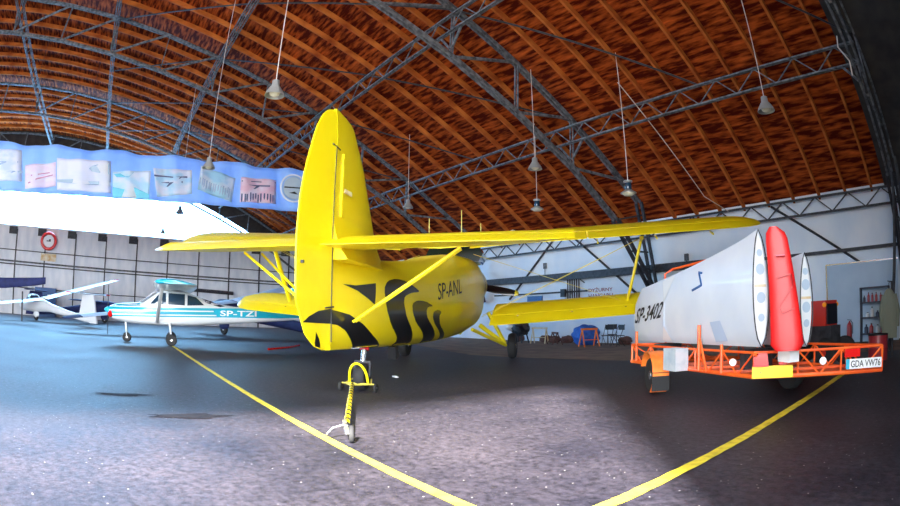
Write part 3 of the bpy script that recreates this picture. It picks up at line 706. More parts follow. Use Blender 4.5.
decal([(2.25, 1.30), (1.1, 1.36), (1.1, 1.47), (1.5, 1.45), (2.1, 1.39)], csurf, 'cowl_band', 'cyan', cf, side=1, off=.008)
text_mesh('SP-TZI', lambda u, v: (lambda x, z: V(x, csurf(x, z) + .035, z))(-2.0 - 1.45 * u, 1.13 + .03 * u + .21 * v), 'registration', 'platew', cf, bold=.02)
cw = wing([(y * s, (.55 - .10 * max(0, y - 3) * .5, 2.02 + .006 * y), (-.95 + .12 * max(0, y - 3) * .5, 1.99 + .006 * y)) for s, rng in ((1, (0, 1, 3, 4.6, 4.9)),) for y in rng], tk=.12).build('wing', 'whitep', CE)
cw2 = wing([(-y, (.55 - .10 * max(0, y - 3) * .5, 2.02 + .006 * y), (-.95 + .12 * max(0, y - 3) * .5, 1.99 + .006 * y)) for y in (0, 1, 3, 4.6, 4.9)], tk=.12).build('wing', 'whitep', CE)
for s in (1, -1):
    wing([(s * y, (.45 - k, 2.055), (-.83 + k, 2.025)) for y, k in ((4.9, 0), (5.0, .05), (5.08, .25))], tk=.13).build('wing_tip', 'cyan', CE)
    MB().loft([[V(x + .07 * math.cos(a), s * y + .025 * math.sin(a), z) for a in [2 * PI * q / 10 for q in range(10)]] for x, y, z in ((.45, .50, .78), (.25, 2.5, 2.0))]).build('wing_strut', 'whitep', CE)
    MB().tube([(-.05, s * .42, .78), (-.12, s * 1.15, .22)], [.05, .03], 8).build('gear_leg', 'whitep', CE)
    wheel('main_wheel', (-.12, s * 1.22, .21), (0, 1, 0), .21, .16, CE)
    wing([(s * y, (-4.75 - .1 * y, 1.38), (-5.65 + .1 * y, 1.36)) for y in (.05, .8, 1.5, 1.65)], tk=.09, camber=0).build('tailplane', 'whitep', CE)
MB().tube([(1.72, 0, .80), (1.66, 0, .3)], .04, 8).tube([(1.69, .09, .50), (1.66, .09, .18)], .018, 6).tube([(1.69, -.09, .50), (1.66, -.09, .18)], .018, 6).build('nose_strut', 'whitep', CE)
wheel('nose_wheel', (1.66, 0, .18), (0, 1, 0), .18, .13, CE)
MB().rev([(.13, 0), (.11, .12), (.05, .22), (.0, .25)], (2.35, 0, 1.15), (1, 0, 0), 16).build('spinner', 'cyan', CE)
for s in (1, -1): MB().loft([[V(2.42 + .01, .05 * q, 1.15 + s * d) + V(0, q * .04 * (1 - d), 0) for q in (-1, 1)] + [V(2.45, .05 * q, 1.15 + s * d) for q in (1, -1)] for d in (.1, .5, .92)]).build('propeller_blade', 'dsteel', CE)
MB().blob((2.30, .26, 1.02), (.10, .12, .15), 3, .1, 2).build('intake_plug', 'redlens', CE, label='red padded plug in the engine intake')
fb = MB()
fb.prism([(-4.3, 1.40), (-5.0, 2.45), (-5.35, 2.50), (-5.45, 1.30)], (0, 0, 0), (1, 0, 0), (0, 0, 1), .08); fb.build('fin', 'cyan', CE)
MB().prism([(-5.47, 1.26), (-5.37, 2.50), (-5.62, 2.50), (-5.82, 1.26)], (0, 0, 0), (1, 0, 0), (0, 0, 1), .06).build('rudder', 'whitep', CE)

# ------------------------------------------------------------------ gliders at the far left
def make_glider(fus_m, wing_m, tip_m, up=1., low=True, half=7.0, canopy=True, kl=-.12, kr=.24):
    t = empty('glider')
    GT = [(-5.3, .52, .20, .05, 2), (-4.6, .54, .22, .10, 2), (-3, .74, .38, .14, 2), (-1.2, 1.05, .55, .22, 2), (-.2, 1.32, .52, .30, 2), (.6, 1.36, .48, .32, 2), (1.5, 1.14, .50, .30, 2), (2.1, .98, .56, .20, 2), (2.35, .84, .68, .06, 2)]
    gs = lambda x: [interp(x, GT, i) for i in (1, 2, 3, 4)]
    MB().loft([ring(-5.3 + 7.65 * i / 40, gs, 20) for i in range(41)]).build('fuselage', fus_m, t)
    if canopy: MB().blob((.75, 0, 1.20), (.78, .26, .30), 2, 0, 3).build('canopy', 'glass', t)
    if canopy: MB().tube([(.75 + .80 * math.cos(a), .0, 1.20 + .32 * math.sin(a)) for a in [PI * q / 12 for q in range(13)]], .03, 6).tube([(.8, .27 * math.cos(a), 1.2 + .31 * math.sin(a)) for a in [PI * q / 10 for q in range(11)]], .02, 6).build('canopy_frame', fus_m, t)
    for s in (1, -1):
        k = kl if s > 0 else kr
        z0 = 1.25
        wing([(s * y, (.25 - .02 * y, z0 + k * y), (-.75 + .035 * y, z0 - .02 + k * y)) for y in (.15, 2, 4, half - .6)], tk=.13).build('wing', wing_m, t)
        wing([(s * y, (.25 - .02 * y - q, z0 + k * y), (-.75 + .035 * y + q, z0 - .02 + k * y)) for y, q in ((half - .6, 0), (half - .1, .03), (half, .15))], tk=.13).build('wing_tip', tip_m, t)
    MB().prism([(-4.0, .45), (-4.3, 1.62), (-5.25, 1.66), (-5.55, .18), (-5.0, .18)], (0, 0, 0), (1, 0, 0), (0, 0, 1), .10).build('fin', fus_m, t)
    for s in (1, -1): wing([(s * y, (-4.35 - .08 * y, 1.70), (-5.05 + .05 * y, 1.69)) for y in (0, .7, 1.45)], tk=.09, camber=0).build('tailplane', fus_m, t); MB().blob((-4.75, s * 1.5, 1.70), (.32, .05, .04), 1, 0, 2).build('tailplane_tip', tip_m, t)
    wheel('main_wheel', (.35, 0, .20), (0, 1, 0), .20, .12, t, hubm='whitep')
    MB().blob((.35, 0, .36), (.30, .13, .20), 1, 0, 2).build('wheel_fairing', fus_m, t)
    return t
g = make_glider('whitep', 'whitep', 'redlens'); g.location = (-37.0, -5.5, 0); g.rotation_euler = (0, 0, R(225)); g.scale = (1.12,) * 3; tag(g, 'white glider with red wing and tailplane tips parked at the left edge', 'glider')
cv = empty('covered_wing', (-33.6, -7.4, 0)); tag(cv, 'wing wrapped in a dark navy cover, resting on two stands at the left edge', 'glider wing')
b = MB(); rg = []
for y, z, hh, d in ((-3.4, 1.95, .34, .14), (-2, 2.02, .33, .14), (0, 2.15, .30, .12), (2.0, 2.36, .24, .1), (2.75, 2.47, .20, .07)):
    rg.append([V(.0 + d * math.cos(a), y, z + hh * math.sin(a)) for a in [2 * PI * q / 16 for q in range(16)]])
b.loft(rg).build('wing_cover', 'navy', cv)
MB().tube([(.16, -3.4, 1.98), (.16, -1.9, 2.02), (.14, -1.3, 2.03)], [.12, .10, .02], 8).build('white_sleeve', 'platew', cv)
for y in (-2.4, 1.2): MB().beam((0, y, 0), (0, y, 1.75), .09, .09).build('stand', 'dsteel', cv, smooth=False)
g = make_glider('navy', 'navy', 'navy', canopy=False, half=5., kl=.0, kr=.0); g.location = (-41.5, -1.2, 0); g.rotation_euler = (0, 0, R(75)); g.scale = (1.2,) * 3; tag(g, 'glider in navy covers standing between the white glider and the blue and white plane', 'glider')
g = make_glider('navy', 'navyw', 'navy', canopy=False, half=7.); g.location = (-30.5, 6.8, 0); g.rotation_euler = (0, 0, R(205)); g.scale = (1.5,) * 3; tag(g, 'navy-covered glider with pale wings behind the tail of the blue and white plane', 'glider')

# ------------------------------------------------------------------ far wall furniture
sg = empty('prohibition_sign', (XG + .34, -6.67, 6.36)); tag(sg, 'round white sign with a red ring high on the far wall', 'sign')
MB().rev([(.52, 0), (.52, .03)], (0, 0, 0), (1, 0, 0), 32).build('sign_face', 'platew', sg)
MB().tube([(.05, .68 * math.cos(2 * PI * i / 32), .68 * math.sin(2 * PI * i / 32)) for i in range(32)], .13, 6, closed=True).build('red_ring', 'redlens', sg)
MB().beam((.05, -.2, 0), (.05, .2, 0), .05, .08).box((.05, .12, .1), (.04, .16, .12)).build('symbol', 'ink', sg)
tag(MB().box((XG + .22, -6.6, 4.98), (.04, 1.5, .62)).build('notice_board', 'ysign', smooth=False), 'ochre and white notice board under the round sign on the far wall', 'sign')
cb = empty('cabinet', (XG + .8, -6.6, 0)); tag(cb, 'blue cabinet with a small white notice against the far wall behind the white glider', 'cabinet')
MB().box((0, 0, 1.2), (.8, 2.0, 2.4)).build('body', 'bluebox', cb, smooth=False); MB().box((.41, -.02, 1.2), (.02, .02, 2.2)).build('door_gap', 'ink', cb, smooth=False); MB().box((.42, .35, 1.7), (.02, .25, .3)).build('notice', 'platew', cb, smooth=False)
for i, (y, lb) in enumerate(((7.6, 'long dark tube rack on the far wall just left of the yellow biplane'),)):
    rk = empty('wall_rack', (XG + .4, y, 3.1)); tag(rk, lb, 'rack')
    MB().tube([(0, -3, .1), (0, 3.5, -.1)], .16, 8).build('tube_bundle', 'dsteel', rk)
    for q in (-2.2, 0, 2.4): MB().box((-.2, q, -.1), (.5, .1, .1)).build('bracket', 'dsteel', rk, smooth=False)

# ------------------------------------------------------------------ glider trailer on the right
A0, B0, F0, G0 = V(-2.61, 6.63, 0), V(-.91, 7.36, 0), V(-5.70, 8.24, 0), V(-4.0, 9.35, 0)
TR = empty('glider_trailer', (-3.3, 7.9, 0)); o0 = V(-3.3, 7.9, 0); tag(TR, 'orange lattice-framed trailer with a number plate carrying two glider wings', 'trailer')
def rel(p, z): return V(p.x - o0.x, p.y - o0.y, z)
def side_truss(p, q, n, z0=.45, z1=.76, r=.019, bottom=.03):
    b = MB(); b.tube([rel(p, z0), rel(q, z0)], bottom, 8); b.tube([rel(p, z1), rel(q, z1)], r, 8)
    b.build('side_rail', 'orange', TR)
    for i in range(n):
        a, c = p.lerp(q, i / n), p.lerp(q, (i + 1) / n); m1 = a.lerp(c, .5)
        MB().tube([rel(a, z0), rel(a, z1)], r * .8, 6).tube([rel(a, z1), rel(m1, z0)], r * .7, 6).tube([rel(m1, z0), rel(c, z1)], r * .7, 6).build('lattice', 'orange', TR)
    MB().tube([rel(q, z0), rel(q, z1)], r, 6).build('lattice', 'orange', TR)
side_truss(A0, F0, 5); side_truss(B0, G0, 5); side_truss(A0, B0, 3); side_truss(F0, G0, 2)
for k in (.2, .45, .7): MB().beam(rel(A0.lerp(F0, k), .46), rel(B0.lerp(G0, k), .46), .06, .06).build('crossmember', 'orange', TR)
MB().loft([[rel(p, .44) for p in (A0.lerp(F0, .02), B0.lerp(G0, .02), B0.lerp(G0, .45), A0.lerp(F0, .45))], [rel(p, .455) for p in (A0.lerp(F0, .02), B0.lerp(G0, .02), B0.lerp(G0, .45), A0.lerp(F0, .45))]]).build('floor_plate', 'orange', TR, smooth=False)
ab = (B0 - A0).normalized(); nrm = V(ab.y, -ab.x, 0)
def on_rear(d, z, off=.06): return rel(A0 + ab * d + nrm * off, z)
rz = math.atan2(ab.y, ab.x)
def rbox(d, z, w, h, th, m_, nm, off=.06, par=TR): return MB().box(on_rear(d, z, off), (w, th, h), rz).build(nm, m_, par, smooth=False)
rbox(.26, .515, .56, .155, .02, 'ybright', 'reflector_board')
for d, z in ((.02, .51), (.48, .56)): rbox(d + .08, z, .015, .015, .03, 'ink', 'bolt', .07)
rbox(.06, .66, .13, .11, .07, 'redlens', 'rear_light'); rbox(.40, .65, .12, .09, .07, 'redlens', 'rear_light')
b = MB(); b.prism([(-.02, .59), (.20, .59), (.18, .76), (.06, .76)], rel(A0, 0) + nrm * .12, ab, (0, 0, 1), .02); b.build('warning_triangle', 'redlens', TR, smooth=False)
pl = rbox(1.55, .56, .53, .125, .015, 'platew', 'number_plate', .10)
rbox(1.55 - .24, .56, .05, .122, .018, 'plateb', 'country_band', .10, TR)
text_mesh('GDA VW76', lambda u, v: on_rear(1.55 - .195 + .44 * u, .56 - .042 + .086 * v, .112), 'plate_letters', 'ink', pl if False else TR, bold=.012)
rbox(1.38, .70, .22, .10, .08, 'redlens', 'rear_light')
for p in (A0.lerp(B0, .52), A0.lerp(F0, .13)):
    MB().rev([(.045, 0), (.05, .01), (.0, .02)], rel(p, .62) + nrm * .05, nrm, 16).build('round_reflector', 'platew', TR)
# wheel, fender, mud flap, box
ax = (F0 - A0).normalized(); sd = V(ax.y, -ax.x, 0);
if sd.y > 0: sd = -sd
wc = A0.lerp(F0, .69) + sd * .14
wheel('trailer_wheel', rel(wc, .30), V(.65, .76, 0), .30, .19, TR, 'chrome', .6)
wheel('trailer_wheel', rel(B0.lerp(G0, .6) - sd * .12, .30), sd, .30, .19, TR, 'chrome', .6)
fd = [(.37 * math.cos(a), .37 * math.sin(a)) for a in [R(-50) + R(215) * i / 12 for i in range(13)]]
ax_, sd_ = ax, sd; ax = V(-.76, .65, 0).normalized(); sd = V(-.65, -.76, 0).normalized()
for c in (wc,):
    b = MB(); rg = []
    for s in (-.14, .14): rg.append([rel(c, .33) - ax * x + V(0, 0, z) + sd * s for x, z in fd] + [rel(c, .33) - ax * x * .95 + V(0, 0, z * .95) + sd * s for x, z in fd[::-1]])
    b.loft(rg).build('fender', 'ofender', TR)
    MB().box(rel(c, .23) - ax * .36, (.012, .30, .30), math.atan2(ax.y, ax.x)).build('mud_flap', 'rubber', TR, smooth=False)
ax, sd = ax_, sd_
tb = A0.lerp(F0, .50) + sd * .14
MB().box(rel(tb, .60), (.36, .24, .34), math.atan2(ax.y, ax.x)).build('tool_box', 'alu', TR, smooth=False)
MB().tube([rel(A0.lerp(F0, .36) + sd * .03, .45), rel(A0.lerp(F0, .36) + sd * .03, 1.12)], .028, 8).tube([rel(A0.lerp(F0, .30) + sd * .03, .45), rel(A0.lerp(F0, .36) + sd * .03, .95)], .02, 8).build('support_post', 'orange', TR)
MB().tube([rel(A0.lerp(F0, .2) + sd * .02, .45), rel(A0.lerp(F0, .2) + sd * .02, .85)], .025, 8).build('support_post', 'orange', TR)
MB().tube([rel(F0.lerp(A0, .05), .45), rel(F0.lerp(A0, .05), 1.0)], .025, 8).build('support_post', 'orange', TR)
hp = [(F0.lerp(A0, .10), .76), (F0.lerp(A0, .10), 2.02), (F0.lerp(A0, .13) + V(.05, .1, 0), 2.1), (A0.lerp(F0, .42) + V(.1, .25, 0), 2.2), (A0.lerp(F0, .40) + V(.2, .4, 0), 2.24)]
MB().tube([rel(p + V(.25, .45, 0), z) for p, z in hp], .022, 8).build('hoop', 'orange', TR)
# front drawbar
MB().tube([rel(F0, .45), rel(F0.lerp(G0, .5) + ax * 1.6, .45)], .035, 8).tube([rel(G0, .45), rel(F0.lerp(G0, .5) + ax * 1.6, .45)], .035, 8).build('drawbar', 'orange', TR)

# wings standing on edge: an open root rib, then a tapering panel
def edge_wing(name, root, d, L, zb, zt, zb2, zt2, th, label, m_='whitec', ribdir=None):
    root = Vector(root); d = Vector(d).normalized(); n = V(d.y, -d.x, 0)
    if n.y > 0: n = -n
    T = empty(name, (root.x, root.y, zb)); tag(T, label, 'glider wing')
    b = MB(); rg = []
    N = 14
    def prof(lo, hi, t):
        out = []
        for i in range(N + 1):
            f_ = i / N; z = lo + (hi - lo) * f_; w = math.sin(PI * f_ ** .85) ** .62 * t / 2 if 0 < f_ < 1 else .004; out.append((z, w))
        return out
    for k in range(15):
        t = k / 14; lo = zb + (zb2 - zb) * t; hi = zt + (zt2 - zt) * (t ** .8); tk = th * (1 - .45 * t)
        if k == 14: lo += .06; hi -= .25; tk *= .5
        P = prof(lo, hi, tk); c = d * L * t
        rg.append([c + n * w + V(0, 0, z - zb) for z, w in P] + [c - n * w + V(0, 0, z - zb) for z, w in P[::-1]])
    b.loft(rg).build('wing_skin', m_, T)
    P = prof(zb + .04, zt - .05, th * .9)
    rb = MB(); e = -d * .012
    rb.loft([[e * q + n * w + V(0, 0, z - zb) for z, w in P] + [e * q - n * w + V(0, 0, z - zb) for z, w in P[::-1]] for q in (0, 1)]); rib = rb.build('root_rib', 'whitep', T)
    P = prof(zb + .0, zt - .0, th * 1.08)
    MB().tube([e * 2 + n * w + V(0, 0, z - zb) for z, w in P] + [e * 2 - n * w + V(0, 0, z - zb) for z, w in P[1:-1][::-1]], .008, 6, closed=True).build('rib_edge', 'ink', T)
    for f_, w in ((.25, .05), (.42, .07), (.66, .07), (.8, .045)):
        MB().rev([(w, 0), (w, .006)], e * 1.05 + V(0, 0, (zt - zb) * f_), -d, 14).build('lightening_hole', 'board', rib)
    MB().beam(e * 1.2 - n * .08 + V(0, 0, (zt - zb) * .52), e * 1.2 + n * .10 + V(0, 0, (zt - zb) * .52), .015, .03).build('spar_pin', 'ysign', rib)
    return T, n, d
W1, n1, d1 = edge_wing('glider_wing', (-2.47, 6.52, 0), (-3.86, 2.55, 0), 4.3, .84, 2.30, .80, 1.76, .25, 'pale glider wing on edge on the trailer, its root left of the red rudder')
z1 = .84
def w1p(t, z, off): # a point on the camera side of wing one
    lo = .84 + (.80 - .84) * t; hi = 2.30 + (1.76 - 2.30) * (t ** .8); f_ = min(.98, max(.02, (z - lo) / (hi - lo))); w = math.sin(PI * f_ ** .85) ** .62 * .25 * (1 - .45 * t) / 2
    return d1 * 4.3 * t + n1 * (w + off) + V(0, 0, z - z1)
text_mesh('SP-3402', lambda u, v: w1p(.97 - .30 * u - .02 * v, 1.13 + .11 * u + .28 * v, .012), 'registration', 'ink', W1, bold=.015, shear=.35)
b = MB()
for p, q in (((.36, 1.90), (.33, 1.70)), ((.33, 1.70), (.40, 1.64)), ((.36, 1.90), (.335, 1.88))): b.beam(w1p(p[0], p[1], .01), w1p(q[0], q[1], .01), .02, .03)
b.build('latch', 'bluebox', W1)
b = MB(); b.poly([w1p(.68, 1.86, .02), w1p(.56, 1.93, .03), w1p(.64, 1.5, .03), w1p(.65, 1.1, .03), w1p(.58, .84, .04), w1p(.68, .85, .02)]); b.build('cover_flap', 'whitep', W1, smooth=False)
b = MB(); b.poly([w1p(.27, 1.16, .012), w1p(.20, 1.18, .012), w1p(.17, .9, .012), w1p(.25, .88, .012)]); b.build('patch', 'navyw', W1, smooth=False)
W2, n2, d2 = edge_wing('glider_wing', (-1.98, 7.02, 0), (-3.2, 2.5, 0), 4.2, .80, 2.0, .78, 1.75, .20, 'white glider wing on edge on the trailer, right of the red rudder')
for t_ in (.0, .75):
    p = A0.lerp(F0, .12 + t_) + V(.25, .25, 0)
    MB().box(rel(V(-2.75, 7.1, 0) + V(-3.0, 1.7, 0) * t_, .65), (.12, .5, .26), math.atan2(d1.y, d1.x)).build('wing_cradle', 'dsteel', TR, smooth=False)
MB().box(rel(V(-2.12, 6.66, 0), .72), (.26, .16, .15), math.atan2(d1.y, d1.x)).build('padding', 'platew', TR, smooth=False)
# red rudder
RD = empty('glider_rudder', (-2.05, 6.38, .80)); tag(RD, 'tall red glider rudder standing upright between the two white wings', 'rudder')
b = MB(); rg = []; rn_ = V(.42, .13, 0).normalized(); rp_ = V(rn_.y, -rn_.x, 0)
for i in range(21):
    t = i / 20; lo = -.215 - .03 * t; hi = .225 - .20 * t; z = 1.48 * t
    if t > .88: q_ = math.sqrt(max(.0, 1 - ((t - .88) / .125) ** 2)); lo += .05 * (1 - q_); hi -= .12 * (1 - q_)
    k = 1 if .03 < t < .97 else .7
    c = (lo + hi) / 2; w = (hi - lo) / 2 * k
    rg.append([rn_ * (c + w * math.copysign(abs(math.cos(a)) ** .7, math.cos(a))) + rp_ * (.06 * (1 - .4 * t)) * math.sin(a) + V(0, 0, z) for a in [2 * PI * q / 20 for q in range(20)]])
b.loft(rg).build('rudder_skin', 'red', RD)
def rdp(x, z): return rn_ * x + rp_ * (.062 - .022 * z / 1.48) + V(0, 0, z)
b = MB()
for p, q in (((-.12, .86), (.06, .90)), ((.06, .90), (.08, .76)), ((.08, .76), (-.10, .52)), ((-.10, .52), (-.06, .44)), ((-.06, .44), (.10, .50))): b.beam(rdp(*p), rdp(*q), .05, .015)
b.build('painted_figure', 'darkred', RD, label='faint darker red figure like a Z')
MB().beam(rdp(-.12, 1.12), rdp(.0, 1.12), .20, .012).build('faded_patch', 'pinkred', RD)

# ------------------------------------------------------------------ right-hand side: tractor, board, shelf
TC = empty('tractor', (-3.55, 12.5, 0), R(-22)); tag(TC, 'small red tractor with a black steering wheel behind the trailer', 'tractor')
MB().box((.42, 0, 1.16), (.80, .50, .55)).build('hood', 'tred', TC); MB().box((.84, 0, 1.14), (.04, .42, .44)).build('grille', 'ink', TC)
MB().box((.15, 0, .68), (1.6, .42, .42)).build('transmission', 'dsteel', TC)
MB().loft([[V(-.6, -.2, .98), V(-.6, .2, .98), V(-.2, .2, .98), V(-.2, -.2, .98)], [V(-.6, -.22, 1.08), V(-.6, .22, 1.08), V(-.2, .22, 1.06), V(-.2, -.22, 1.06)]]).box((-.62, 0, 1.25), (.08, .42, .4)).build('seat', 'rubber', TC)
st = MB().tube([(-.05 + .18 * math.cos(2 * PI * i / 20) * .9, .18 * math.sin(2 * PI * i / 20), 1.62 + .07 * math.cos(2 * PI * i / 20)) for i in range(20)], .016, 6, closed=True).build('steering_wheel', 'ink', TC)
MB().tube([(.1, 0, 1.3), (-.05, 0, 1.62)], .02, 6).build('steering_column', 'ink', st)
for s in (1, -1):
    wheel('rear_wheel', (-.45, s * .52, .58), (0, 1, 0), .58, .28, TC, 'tred'); wheel('front_wheel', (.95, s * .42, .32), (0, 1, 0), .32, .18, TC, 'tred')
    b = MB(); fa = [R(20) + R(140) * i / 8 for i in range(9)]
    b.loft([[V(-.45 + .66 * math.cos(a), y, .58 + .66 * math.sin(a)) for a in fa] + [V(-.45 + .63 * math.cos(a), y, .58 + .63 * math.sin(a)) for a in fa[::-1]] for y in (s * .36, s * .70)]).build('mudguard', 'tred', TC)
    MB().rev([(.055, 0), (.05, .03), (0, .045)], (.80, s * .26, 1.34), (.6, -.8, 0), 14).build('indicator_lamp', 'amber', TC)
MB().rev([(.05, 0), (.05, .10), (.03, .13), (0, .13)], (.2, -.5, 1.42), (0, 0, 1), 12).build('beacon', 'ink', TC); MB().tube([(.2, -.5, 1.0), (.2, -.5, 1.42)], .02, 6).build('beacon_post', 'ink', TC)
bd = empty('partition_board', (-3.25, 20.0, 0)); tag(bd, 'tall pale blue partition board behind the shelf rack on the right', 'partition')
MB().box((0, 0, 1.38), (2.9, .06, 2.76)).build('board_panel', 'board', bd, smooth=False)
MB().box((-1.47, -.02, 1.38), (.05, .08, 2.78)).box((0, -.02, 2.77), (2.95, .08, .05)).build('board_frame', 'chrome', bd, smooth=False)
sh = empty('shelf_rack', (-2.72, 19.65, 0)); tag(sh, 'dark open shelf rack of bottles standing in front of the pale blue board', 'shelf')
for x in (-.56, .56): MB().box((x, 0, .93), (.05, .34, 1.86)).build('upright', 'shelf', sh, smooth=False)
for z in (.28, .83, 1.34, 1.84): MB().box((0, 0, z), (1.16, .34, .05)).build('shelf_board', 'shelf', sh, smooth=False)
def bottle(x, z, h_, r, m_, label, group):
    t = empty('bottle', (-2.72 + x, 19.58, z)); tag(t, label, 'bottle', group)
    MB().rev([(r, 0), (r, h_ * .62), (r * .85, h_ * .70), (r * .35, h_ * .80), (r * .35, h_ * .9)], n=14).build('bottle_body', m_, t); MB().rev([(r * .42, h_ * .88), (r * .42, h_)], n=10).build('cap', 'ink', t)
M['bwhite'] = mat('white_plastic', (.7, .72, .75), .4); M['bdark'] = mat('dark_plastic', (.04, .05, .09), .4); M['bred'] = mat('red_plastic', (.35, .03, .04), .4)
topn = ['leftmost bottle, dark, on the top shelf of the rack', 'tall red bottle second from left on the top shelf of the rack', 'red bottle in the middle of the top shelf of the rack', 'slim red bottle fourth from left on the top shelf of the rack', 'dark red bottle at the right of the top shelf of the rack']
for i, (x, h_, m_) in enumerate(((-.42, .22, 'bdark'), (-.25, .32, 'bred'), (-.10, .30, 'bred'), (.06, .31, 'bred'), (.24, .28, 'bred'))): bottle(x, 1.366, h_, .05, m_, topn[i], 'bottles on the top shelf')
for i, (x, h_, m_, lb) in enumerate(((-.30, .16, 'bwhite', 'short white jar at the left of the middle shelf of the rack'), (-.12, .34, 'bwhite', 'tall white canister in the middle shelf of the rack'), (.10, .2, 'bdark', 'small dark jar right of the white canister on the middle shelf'))): bottle(x, .856, h_, .075, m_, lb, 'containers on the middle shelf')
for i, (x, h_, m_, lb) in enumerate(((-.35, .3, 'bdark', 'dark can at the left of the lowest visible shelf of the rack'), (-.15, .33, 'bred', 'red can on the lowest visible shelf of the rack'), (.1, .28, 'bwhite', 'white can on the lowest visible shelf of the rack'), (.3, .34, 'bred', 'dark red can at the right of the lowest visible shelf of the rack'))): bottle(x, .306, h_, .08, m_, lb, 'cans on the lower shelf')
fe = empty('fire_extinguisher', (-3.62, 18.9, 0)); tag(fe, 'red fire extinguisher standing between the tractor and the shelf rack', 'fire extinguisher')
MB().rev([(.09, 0), (.10, .02), (.10, .62), (.07, .70), (.03, .74), (.03, .78)], n=18).build('cylinder_body', 'bred', fe); MB().beam((-.08, 0, .82), (.08, 0, .80), .03, .02).tube([(.05, 0, .78), (.13, 0, .7), (.13, 0, .35)], .014, 6).build('valve', 'ink', fe)
jk = empty('hanging_jacket', (-1.52, 13.9, 0)); tag(jk, 'pale greenish jacket hanging at the right edge of the hangar', 'jacket')
b = MB(); rg = []
for z, w, d in ((.45, .20, .06), (.7, .22, .08), (1.1, .22, .09), (1.4, .20, .08), (1.55, .12, .06), (1.62, .05, .04)):
    rg.append([V(w * math.cos(a) * (1 + .08 * math.sin(5 * a + z * 7)), d * math.sin(a) * (1 + .25 * math.sin(4 * a)), z) for a in [2 * PI * q / 24 for q in range(24)]])
b.loft(rg).build('jacket_body', 'jacket', jk)
for s in (1, -1): MB().tube([(s * .15, 0, 1.48), (s * .24, 0, 1.1), (s * .22, .02, .72)], [.06, .06, .05], 8).build('sleeve', 'jacket', jk)
MB().tube([(0, 0, 1.6), (0, 0, 1.75), (.05, 0, 1.8)], .01, 6).build('hanger', 'ink', jk)
tag(MB().tube([(-1.45, 14.0, 1.80), (-1.45, 14.0, 0)], .03, 8).tube([(-1.45, 14.0, 1.78), (-1.55, 13.88, 1.80)], .012, 6).build('coat_stand', 'dsteel'), 'thin dark stand carrying the pale jacket', 'stand')
tag(MB().tube([(-1.75, 15.8, .0), (-1.30, 16.2, 4.9)], .05, 8).build('pole', 'dsteel'), 'dark pole leaning upright at the right edge behind the jacket', 'pole')
rdb = empty('drum', (-1.75, 13.2, 0)); tag(rdb, 'dark red drum standing under the pale jacket', 'drum')
MB().rev([(.24, 0), (.26, .01), (.26, .26), (.27, .28), (.26, .30), (.26, .58), (.24, .6), (0, .6)], n=24).build('drum_body', 'bred', rdb); MB().rev([(.27, .575), (.27, .60), (.22, .60)], n=24).build('rim', 'ink', rdb)

# ------------------------------------------------------------------ along the white wall
text_mesh('DYŻURNY', lambda u, v: V(-16.95 + 1.5 * u, YW - .01, 2.48 + .22 * v), 'wall_lettering', 'redink', None, bold=.012)
o = text_mesh('HANGARU', lambda u, v: V(-16.95 + 1.5 * u, YW - .01, 2.18 + .20 * v), 'wall_lettering', 'redink', None, bold=.012)
for q, lb in zip([x for x in bpy.data.objects if x.name.startswith('wall_lettering')], ('upper line of dark red lettering painted on the white wall', 'lower line of dark red lettering painted on the white wall')): tag(q, lb, 'lettering', 'lettering on the white wall')
tag(MB().box((-20.7, YW - .03, 2.1), (1.15, .04, .66)).build('notice_board', 'bluesign', smooth=False), 'dark blue notice board on the white wall above the lower wing', 'sign')
cd = empty('conduit_rack', (-17.9, YW - .1, 1.6)); tag(cd, 'bunch of dark vertical conduits on the white wall left of the red lettering', 'conduit')
for i in range(6): MB().tube([(-.35 + i * .15, 0, 0), (-.35 + i * .15, 0, 1.75)], .035, 6).build('conduit', 'dsteel', cd)
MB().box((-.62, -.04, .9), (.28, .16, .4)).build('switch_box', 'dsteel', cd, smooth=False); MB().box((0, -.05, 1.8), (1.1, .2, .16)).build('junction_box', 'dsteel', cd, smooth=False)
MB().tube([(.45, -.02, 1.75), (.6, -.1, 1.5), (.85, -.1, 1.35)], .03, 6).build('cable', 'dsteel', cd)
for i, (x, z) in enumerate(((-19.9, 4.0), (-11.3, 3.7))): tag(MB().box((x, YW - .05, z), (.18, .1, .3)).tube([(x, YW - .06, z), (x, YW - .06, z - .5)], .02, 6).build('switch_box', 'steel'), ('small grey box on the white wall above the conduits', 'small grey box on the white wall above the orange hoop of the trailer')[i], 'switch box')
tp = MB().blob((-15.75, 19.0, .44), (.72, .5, .46), 11, .10, 4).build('tarpaulin_bundle', 'tarp'); tag(tp, 'round bundle wrapped in bright blue tarpaulin by the white wall', 'bundle')
def chair(x, y, rz, lb):
    t = empty('folding_chair', (x, y, 0), rz); tag(t, lb, 'chair', 'black folding chairs by the white wall')
    MB().box((0, 0, .45), (.42, .42, .03)).build('seat', 'ink', t, smooth=False); MB().box((0, .20, .80), (.42, .02, .22)).build('backrest', 'ink', t, smooth=False)
    for s in (1, -1):
        MB().tube([(s * .21, -.22, 0), (s * .21, .22, .92)], .014, 6).build('leg', 'dsteel', t); MB().tube([(s * .19, .24, 0), (s * .19, -.16, .46)], .014, 6).build('leg', 'dsteel', t)
chair(-14.4, 18.9, .2, 'black folding chair right of the orange trestle by the white wall'); chair(-13.7, 18.7, -.3, 'black folding chair just behind the front end of the trailer'); chair(-14.9, 19.9, .6, 'black folding chair farthest back against the white wall')
